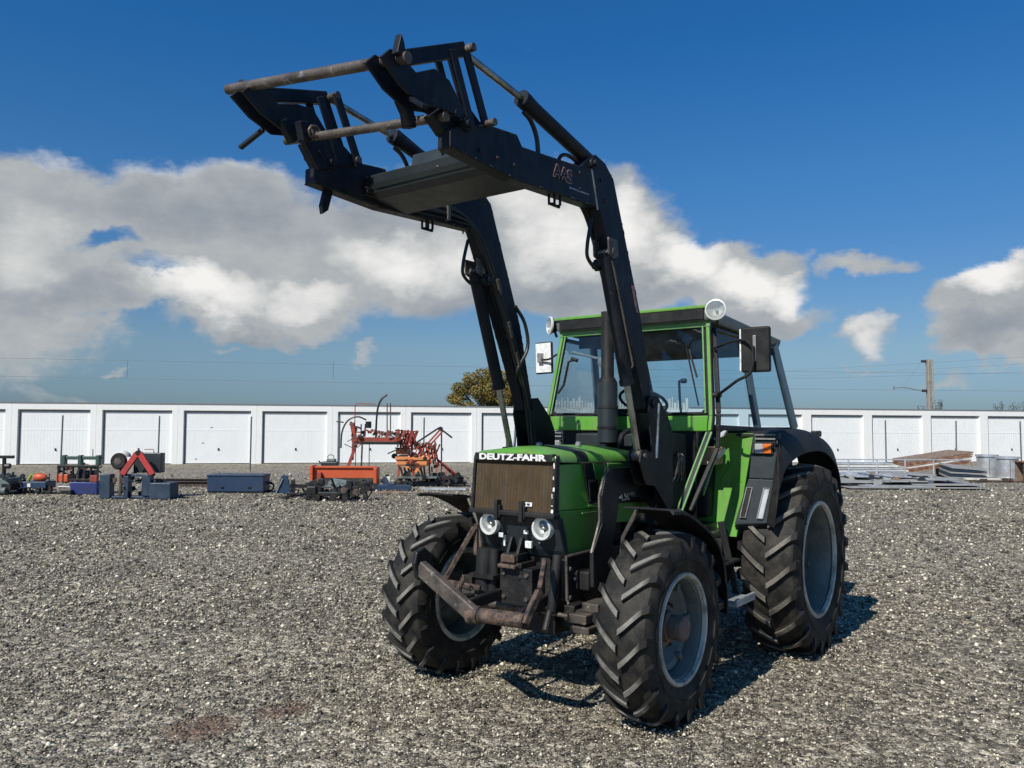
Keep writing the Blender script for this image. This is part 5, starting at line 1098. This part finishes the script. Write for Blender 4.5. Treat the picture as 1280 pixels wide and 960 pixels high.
# 7 tyre coil and black forks
e, k = item('wire_coil', 338, 614.5, 'small dark coil of wire beside the blue box', 'coil')
obj('coil', MB().tube([(.14*math.cos(t*.5), .02*math.sin(t), .15+.13*math.sin(t*.5)) for t in range(60)], .02, 6).tube([(.0+.12*math.cos(t*.5), .1+.02*math.sin(t), .13+.10*math.sin(t*.5)) for t in range(40)], .02, 6), M['hose'], e, smooth=50)
e, k = item('pallet_fork', 368, 620, 'low black pallet fork with a peaked dark blue bracket', 'pallet fork')
obj('peaked_bracket', MB().prism([(-.45, .08), (-.05, .08), (-.14, .52), (-.24, .56), (-.30, .52)], 0, .06), M['blue'], e, bevel=.01)
obj('bracket_rib', MB().bar((-.42, -.01, .1), (-.26, -.01, .46), .03, .05, (0, 1, 0)), M['steel'], e)
bx(e, 'carriage_bar', -.1, .75, .22, .32, .0, .08, M['black']); bx(e, 'lower_bar', -.15, .8, .03, .10, -.02, .08, M['black'])
for x in (.0, .55): obj('fork_tine', MB().box((x-.05, -.9, .02), (x+.05, .05, .06)).box((x-.05, .0, .06), (x+.05, .05, .42)), M['black'], e, bevel=.005)
clutter(e, -.4, .8, .04, .36, 22, ['black', 'blue', 'grime', 'boxgrey'], 5, -.3, .2)
# 8 orange sweeper box with small machine on top
e, k = item('sweeper_hood', 431, 609.5, 'wide orange sweeper hood with square end flanges', 'sweeper')
kk = k
bx(e, 'hood', -.92, .92, .16, .60, .1, .5, M['orange'], .03); bx(e, 'top_lip', -.86, .92, .58, .64, .04, .12, M['orange'], .01)
bx(e, 'end_flange', -1.0, -.90, .0, .66, -.05, .5, M['orange'], .02); bx(e, 'end_flange', .88, .98, .0, .60, -.05, .5, M['orange'], .02)
bx(e, 'inner_post', -.78, -.66, .02, .46, -.02, .1, M['redorange'], .01)
obj('brush_roller', MB().lathe([(-.85, .0), (-.85, .14), (.85, .14), (.85, 0)], (0, .15, .16), axis='x', n=16), M['rubber'], e, smooth=40)
e2, k = item('petrol_motor', 411, 609.6, 'small grey motor with a wire hoop resting on the orange hood', 'motor')
for ch in (bx(e2, 'block', -.26, .24, .64, .76, .2, .5, M['boxgrey'], .03), bx(e2, 'cover', -.1, .16, .76, .84, .24, .46, M['greygreen'], .02),
    tb_(e2, 'hoop', [(-.06, .3, .84), (-.07, .3, .92), (.0, .3, .97), (.1, .3, .94), (.12, .3, .84)], .012, M['black']), tb_(e2, 'pull_handle', [(-.26, .3, .70), (-.34, .3, .78)], .02, M['black'])): pass
# 9 sheets and mower deck in front
e, k = item('mower_deck', 418, 624, 'low black mower deck with bent grey sheets on it', 'mower')
bx(e, 'deck', -.32, .42, .10, .20, -.2, .4, M['black'], .02); bx(e, 'left_block', -.62, -.38, .06, .34, -.15, .2, M['black'], .03)
bx(e, 'mid_post', -.36, -.22, .05, .52, -.1, .05, M['black'], .01); bx(e, 'right_post', .34, .48, .02, .48, -.1, .05, M['black'], .01)
obj('bent_sheet', MB().add([(-.25, -.1, .32), (.30, -.1, .36), (.46, .2, .44), (-.05, .2, .52), (-.25, -.1, .30), (.30, -.1, .34), (.46, .2, .42), (-.05, .2, .50)], [(0,1,2,3),(7,6,5,4),(0,4,5,1),(1,5,6,2),(2,6,7,3),(3,7,4,0)]), M['greygreen'], e)
obj('bent_sheet', MB().add([(.0, -.2, .24), (.40, -.2, .22), (.46, .0, .38), (.1, .0, .40), (.0, -.2, .22), (.40, -.2, .20), (.46, .0, .36), (.1, .0, .38)], [(0,1,2,3),(7,6,5,4),(0,4,5,1),(1,5,6,2),(2,6,7,3),(3,7,4,0)]), M['boxgrey'], e)
for x in (-.35, .05, .35): obj('caster', MB().lathe([(-.03, 0), (-.03, .08), (.03, .08), (.03, 0)], (x, -.2, .08), n=14), M['rubber'], e, smooth=35)
tb_(e, 'side_arm', [(.4, -.1, .1), (.8, -.2, .04)], .03, M['black']); bx(e, 'skid_plate', -.1, .75, .0, .02, -.3, -.1, M['black'], 0)
clutter(e, -.6, 1.1, .03, .42, 60, ['black', 'black', 'grime', 'boxgrey', 'greygreen', 'rust'], 6, -.3, .4, .2)
# 10 red mast with boom
e, k = item('sprayer_mast', 452, 608, 'tall red crane mast with a long black bent hose rising from it', 'crane mast')
def P(x, y, d=0.0): return ((x-452)*k, d, (608-y)*k)
ms = MB(); R_ = M['redorange']
obj('leg', MB().bar(P(449.5, 546), P(431, 598), .08, .09, (0, 1, 0)), R_, e); obj('leg', MB().bar(P(442, 530, .1), P(441, 575, .1), .06, .08, (0, 1, 0)), R_, e); obj('leg', MB().bar(P(450, 546, .5), P(448, 600, .6), .04, .06, (0, 1, 0)), M['rust'], e)
bx(e, 'boom', P(446, 0)[0], P(498, 0)[0], P(0, 552)[2], P(0, 546.5)[2], -.06, .12, R_, .01)
bx(e, 'boom_underside', P(449, 0)[0], P(499, 0)[0], P(0, 555.5)[2], P(0, 552.2)[2], -.05, .11, M['black'], 0)
obj('mast_head', MB().prism([P(438, 530)[::2], P(443, 528)[::2], P(447, 548)[::2], P(442, 550)[::2]], -.05, .06), R_, e, bevel=.01)
tb_(e, 'thin_frame', [P(444, 545), P(444, 507), P(446, 504.5), P(470, 505)], .014, R_)
tb_(e, 'black_hose', smooth_pts([P(470.6, 552), P(470.8, 530), P(472.5, 510), P(477, 499), P(484, 493)], 4), .030, M['hose'])
tb_(e, 'arched_hose', smooth_pts([P(428, 560, -.1), P(429, 540, -.1), P(436, 526, -.1), P(448, 521, -.1), P(459, 525, -.1)], 4), .024, M['hose'])
for x in (484.5, 488.7): tb_(e, 'upright_rod', [P(x, 545), P(x-.5, 504)], .018, M['rust'])
obj('pump', MB().lathe([(-.1, 0), (-.1, .09), (.1, .09), (.1, 0)], P(461, 531), axis='z', n=14), M['black'], e, smooth=35)
for x in (452, 457): tb_(e, 'valve', [P(x, 545), P(x, 530)], .02, M['black'])
clutter(e, P(446, 0)[0], P(499, 0)[0], P(0, 547)[2], P(0, 537)[2], 26, ['redorange', 'redorange', 'rust', 'black'], 21, -.12, .15, .16)
clutter(e, P(437, 0)[0], P(449, 0)[0], P(0, 556)[2], P(0, 520)[2], 12, ['redorange', 'redorange', 'rust'], 22, -.1, .1, .2)
for i in range(7): x = 474+i*4; obj('boom_fitting', MB().cbox(P(x, 540+(i % 3)), (.06+.02*(i % 2), .16, .10), (0, .2*i, 0)), [R_, M['rust'], M['black']][i % 3], e, bevel=.005)
for x in (445.5, 462.5): tb_(e, 'hanging_chain', [P(x, 555), P(x, 584)], .012, M['black'])
tb_(e, 'side_tap', [P(421, 527), P(430, 528)], .02, M['rust']); tb_(e, 'lower_hose', smooth_pts([P(432, 555, -.1), P(446, 560, -.1), P(455, 553, -.1)], 3), .012, M['hose'])
bx(e, 'foot_beam', P(425, 0)[0], P(470, 0)[0], 0, .06, -.1, .5, M['black'])
clutter(e, -.35, 1.0, .95, 1.75, 0, ['rust'], 7)
# 11 boom sprayer
e, k = item('field_sprayer', 522, 607, 'folded red boom sprayer with a pale orange tank', 'sprayer')
def P(x, y, d=0.0): return ((x-522)*k, d, (607-y)*k)
tk_ = obj('tank', MB().box(P(497, 582, -.15), P(537, 569, .5)[:1]+(.5,)+P(0, 569)[2:]), M['palorange'], e, bevel=.05)
obj('tank_belly', MB().lathe([(-.12, 0), (-.12, .24), (.4, .24), (.4, 0)], P(518, 581), n=20), M['palorange'], e, smooth=40)
bx(e, 'tank_band', P(496, 0)[0], P(538, 0)[0], P(0, 574.5)[2], P(0, 570.5)[2], -.19, -.15, M['palorange'], .01); bx(e, 'tank_lid', P(496, 0)[0], P(512, 0)[0], P(0, 568)[2], P(0, 561)[2], -.1, .3, M['palorange'], .02)
rq = random.Random(4)
def strut(a, c, w=.035, d1=0, d2=0, mt=None, name='boom_strut'): obj(name, MB().bar(P(a[0], a[1], d1), P(c[0], c[1], d2), w, w), mt or R_, e)
for i in range(9):   # folded boom lattice left of centre
    x = 497+i*2.4; strut((x, 538+rq.random()*3), (x+6, 560+rq.random()*3), .04, rq.uniform(-.2, .3), rq.uniform(-.2, .3)); strut((x+6, 537+rq.random()*4), (x-1, 559), .035, rq.uniform(-.2, .3), rq.uniform(-.2, .3))
for y in (538, 545, 552, 560): strut((495, y), (520, y+1.5), .04, -.1, .1)
for i in range(8):   # right lattice
    x = 522+i*3.2; strut((x, 553+i*.6), (x+5, 575+i), .04, rq.uniform(-.2, .3), rq.uniform(-.2, .3)); strut((x+5, 552+i*.5), (x-2, 568+i), .035, rq.uniform(-.2, .3), rq.uniform(-.2, .3))
for a, c, w in (((519, 555), (549, 535), .05), ((534, 556), (551, 537), .05), ((538, 557), (554, 539), .05), ((549.5, 534.5), (566, 547), .05)): strut(a, c, w, -.1, -.1, M['black'] if w == .05 and a[0] in (519, 549.5) else R_)
obj('boom_head', MB().lathe([(-.12, 0), (-.12, .07), (.12, .07), (.12, 0)], P(551, 536), n=12), M['black'], e)
for i in range(6): strut((545+i*1.5, 571+i*1.8), (572+i*1.2, 592+i*2.6), .035, .05*i-.1, .05*i-.1)
for i in range(5): strut((548+i*6, 575+i*4), (546+i*6, 590+i*2.5), .03)
strut((552, 536), (552.5, 600), .04, .1, .1, M['black']); strut((536, 560), (538, 603), .05, .1, .1); strut((500, 582), (499, 603), .05); strut((530, 582), (532, 603), .05, .2, .2)
for i in range(6): strut((502+i*5, 583+rq.random()*3), (505+i*5, 598+rq.random()*4), .045, rq.uniform(-.2, .2), rq.uniform(-.2, .2), [R_, M['rust'], M['grime']][i % 3])
obj('pump_disc', MB().lathe([(-.17, 0), (-.17, .07), (-.13, .08), (-.13, 0)], P(517, 583), n=20), M['rust'], e, smooth=40)
bx(e, 'base_frame', P(494, 0)[0], P(584, 0)[0], .06, .14, -.1, .5, M['black']); bx(e, 'base_step', P(500, 0)[0], P(548, 0)[0], P(0, 597)[2], P(0, 595)[2], -.3, .2, M['greygreen'], .005)
for x in (548, 558, 569, 577): obj('base_block', MB().cbox(P(x, 598), (.16, .3, .16), (0, .2, 0)), M['black'] if x % 2 else M['boxgrey'], e, bevel=.015)
for x in (507, 560): obj('carry_wheel', MB().lathe([(-.05, .05), (-.06, .13), (.06, .13), (.05, .05)], P(x, 600, -.2), n=18), M['rubber'], e, smooth=35)
obj('hose_reel', MB().lathe([(-.1, .0), (-.1, .08), (.1, .08), (.1, 0)], P(494, 570), n=12), M['black'], e, smooth=35); strut((486, 567), (500, 561), .035, -.1, -.1, M['black'])
clutter(e, -.6, 1.35, .08, .36, 55, ['black', 'grime', 'blue', 'boxgrey', 'redorange', 'rust'], 8, -.35, .3, .2)
clutter(e, -.5, .6, .5, 1.35, 40, ['redorange', 'redorange', 'rust', 'black'], 9, -.3, .3, .16)
# white canister, blue beam
e, k = item('canister', 485, 607.5, 'small white plastic canister with a black cap', 'canister')
bx(e, 'body', -.12, .12, .02, .30, -.08, .1, M['creamy'], .03); obj('cap', MB().lathe([(.29, .0), (.29, .05), (.36, .05), (.37, 0)], (0, 0, 0), axis='z', n=12), M['black'], e); bx(e, 'grip', -.2, -.11, .1, .22, -.03, .03, M['creamy'], .02)
u, v = at(491, 612.5); o = obj('drawbar', MB().box((-.55, -.1, .03), (.55, .1, .16)).box((-.5, -.12, 0), (-.3, .12, .03)).box((.3, -.12, 0), (.5, .12, .03)).box((-.1, -.11, .16), (.1, .11, .2)), M['blue'], loc=yard(u, v), rot=(0, 0, YROT), bevel=.01); tag(o, 'dark blue drawbar lying in front of the white canister', 'drawbar')
u, v = at(492, 616); o = obj('timber', MB().box((-.42, -.05, 0), (.42, .05, .06)), M['wood'], loc=yard(u, v), rot=(0, 0, YROT+.03)); tag(o, 'short dark timber lying in front of the dark blue drawbar', 'timber')
u, v = at(560, 612); o = obj('aluminium_rail', MB().box((-.75, -.04, .02), (.55, .04, .07)).box((-.75, -.05, 0), (.55, .05, .02)), M['galv'], loc=yard(u, v), rot=(0, 0, YROT-.1)); tag(o, 'thin pale metal rail lying below the folded sprayer', 'rail')
# white upright battens behind the tractor, seen through the glass
e = empty('batten_rack', loc=yard(4.2, 31.2), rz=YROT); tag(e, 'rack of white upright battens standing behind the cab, seen through the windscreen', 'rack')
rq = random.Random(9)
for i in range(46):
    x = -2.5+i*.111; h = 2.74+.24*rq.random(); w = rq.choice((.05, .07, .085)); obj('batten', MB().box((x-w/2, -.02, .0), (x+w/2, .01, h)), M['creamy'], e)
bx(e, 'rail', -2.55, 2.6, 1.2, 1.28, .012, .05, M['creamy'], 0); bx(e, 'rail', -2.55, 2.6, 2.5, 2.58, .012, .05, M['creamy'], 0)

# right side, galvanised panels, railing, boards, drums
e, k = item('panel_stack', 1144, 611.5, 'low stack of weathered grey wall panels lying on the gravel', 'panel stack')
def pan(x0, x1, y0, y1, z, mt, rz, skew=0.0, th=.035):
    mb = MB().add([(x0, y0, z), (x1, y0, z), (x1+skew, y1, z+.01), (x0+skew, y1, z+.01), (x0, y0, z+th), (x1, y0, z+th), (x1+skew, y1, z+th+.01), (x0+skew, y1, z+th+.01)],
        [(0,3,2,1),(4,5,6,7),(0,1,5,4),(1,2,6,5),(2,3,7,6),(3,0,4,7)])
    o = obj('panel', mb, mt, e, bevel=.006, rot=(0, 0, rz)); return o
zz = .03
for i, (x0, x1, y0, y1, mt, rz) in enumerate(((-2.0, 2.1, .0, 3.2, M['panelgrey'], 0), (-1.5, .6, .05, 3.0, M['galv'], .03), (.0, 2.05, .1, 2.9, M['panelgrey'], -.02), (-2.05, -.5, .5, 3.3, M['panelgrey'], .02), (-.8, .5, .3, 3.4, M['panelgrey'], .0), (.55, 1.7, .4, 3.2, M['panelgrey'], .05), (-1.3, .4, 1.2, 3.6, M['galv'], -.04), (.3, 1.5, 1.4, 3.5, M['panelgrey'], .08))):
    pan(x0, x1, y0, y1, zz, mt, rz); zz += .042
for x in (-1.6, -.2, 1.3): obj('support', MB().box((x, .1, -.02), (x+.1, 3.1, .03)), M['wood'], e)
for i in range(7): obj('panel_rib', MB().box((-1.9+i*.58, .1, zz-.03 if i in (2, 3, 4) else .115), (-1.9+i*.58+.03, 2.4, zz-.005 if i in (2, 3, 4) else .14), None), M['galv'] if i % 2 else M['boxgrey'], e)
clutter(e, -2.0, 2.0, .12, .34, 30, ['panelgrey', 'galv', 'boxgrey', 'wood'], 10, .2, 2.6, .3)
e, k = item('railing', 1125, 604, 'thin galvanised railing with four posts standing along the grey panels', 'railing')
kk = k
tb_(e, 'top_rail', [((1040-1125)*k, 0, 29.5*k), ((1210-1125)*k, 0, 29.5*k)], .022, M['galv'])
for x in (1059.5, 1095, 1130, 1165.5): tb_(e, 'post', [((x-1125)*k, 0, 0), ((x-1125)*k, 0, 29.5*k)], .024, M['galv'])
tb_(e, 'lower_rail', [((1040-1125)*k, 0, 16*k), ((1125-1125)*k, 0, 15*k)], .016, M['galv'])
e, k = item('board_pile', 1092, 597, 'low pile of off white boards and pipes behind the railing', 'board pile')
for i in range(6): bx(e, 'board', -1.75+.2*(i % 3), 1.5-.15*i, .05+.085*i, .115+.085*i, -.3+.1*i, 1.2, M['creamy'] if i % 2 == 0 else M['galv'], .008)
for i in range(3): tb_(e, 'pipe', [(-1.6, -.5+.12*i, .06), (.6, -.5+.12*i, .06)], .05, M['galv'], 10)
e, k = item('board_stack', 1168, 596, 'slanting stack of brown and cream boards resting on the pile', 'board stack')
for i in range(6):
    z = .16+.075*i; obj('board', MB().add([(-1.35+.05*i, -.4+.05*i, z), (1.1+.05*i, -.4+.05*i, z+.38), (1.35-.08*i, .9, z+.42), (-1.2, .9, z+.08), (-1.35+.05*i, -.4+.05*i, z+.05), (1.1+.05*i, -.4+.05*i, z+.43), (1.35-.08*i, .9, z+.47), (-1.2, .9, z+.13)],
        [(0,3,2,1),(4,5,6,7),(0,1,5,4),(1,2,6,5),(2,3,7,6),(3,0,4,7)]), [M['board'], M['board'], M['creamy'], M['board'], M['board'], M['wood']][i], e)
obj('end_block', MB().box((-1.45, -.3, .0), (-1.15, .6, .35)), M['board'], e); obj('prop', MB().box((.3, -.1, 0), (.6, .6, .35)), M['wood'], e)
e, k = item('sheet_stack', 1206, 599, 'slate grey sheet stack leaning between the brown boards and the drums', 'sheet stack')
for i in range(5): obj('sheet', MB().add([(-.75+.03*i, -.2, .05+.09*i), (.62, -.2, .02+.075*i), (.66, .7, .06+.075*i), (-.62, .7, .16+.09*i), (-.75+.03*i, -.2, .11+.09*i), (.62, -.2, .07+.075*i), (.66, .7, .11+.075*i), (-.62, .7, .22+.09*i)],
        [(0,3,2,1),(4,5,6,7),(0,1,5,4),(1,2,6,5),(2,3,7,6),(3,0,4,7)]), M['slate'] if i % 2 else M['panelgrey'], e)
bx(e, 'pale_plank', -.3, .9, .02, .08, -.55, -.35, M['creamy'], .005)
drum_labs = ['galvanised round drum, the left one beside the slate sheets', 'galvanised round drum, the right and nearer of the pair']
for i, (x, base, w, h) in enumerate(((1232, 595.5, 26, 27.5), (1257.5, 598, 27, 27.5))):
    e, k = item('metal_drum', x, base, drum_labs[i], 'drum', 'galvanised drums at the right edge'); r_ = w*k/2; H = h*k
    obj('shell', MB().lathe([(.0, 0), (.0, r_*.86), (.06*H, r_*.88), (.5*H, r_*.885), (.9*H, r_*.9), (.9*H, r_*.86), (.08, r_*.8), (.08, 0)], axis='z', n=36), M['galv'], e, smooth=35)
    obj('rim', MB().lathe([(.9*H, r_*.9), (.905*H, r_), (.985*H, r_), (H, r_*.97), (H, r_*.86), (.9*H, r_*.86)], axis='z', n=36), M['galv'], e, smooth=35)
    obj('hoop', MB().lathe([(.0, r_*.87), (.0, r_*.92), (.06*H, r_*.92), (.07*H, r_*.88)], axis='z', n=36), M['galv'], e, smooth=35)
    obj('seam', MB().box((-.3*r_, -r_*.90, .06*H), (-.26*r_, -r_*.80, .9*H)), M['steel'], e)
e, k = item('wooden_crate', 1291, 603, 'dark wooden crate cut by the right edge', 'crate')
for i in range(4): bx(e, 'slat', -.35, .6, .04+.16*i, .16+.16*i, -.02, .01, M['wood'], .004)
for x in (-.35, .55): bx(e, 'corner_post', x, x+.07, 0, .68, .012, .08, M['rust'], .004)
bx(e, 'crate_lid', -.38, .62, .68, .72, -.04, .6, M['board'], .005); bx(e, 'crate_back', -.33, .6, .02, .68, .5, .55, M['wood'], .004)
u, v = at(1245, 602.5); o = obj('rusty_rail', MB().box((-1.0, -.04, .0), (1.0, .04, .05)).box((-.6, -.06, .05), (-.4, .06, .12)).box((.2, -.06, .05), (.5, .06, .14)), M['rust'], loc=yard(u, v), rot=(0, 0, YROT+.05)); tag(o, 'rusty bar with two lumps lying in front of the drums', 'bar')
for o in list(bpy.data.objects):
    if '_s' in o: del o['_s']
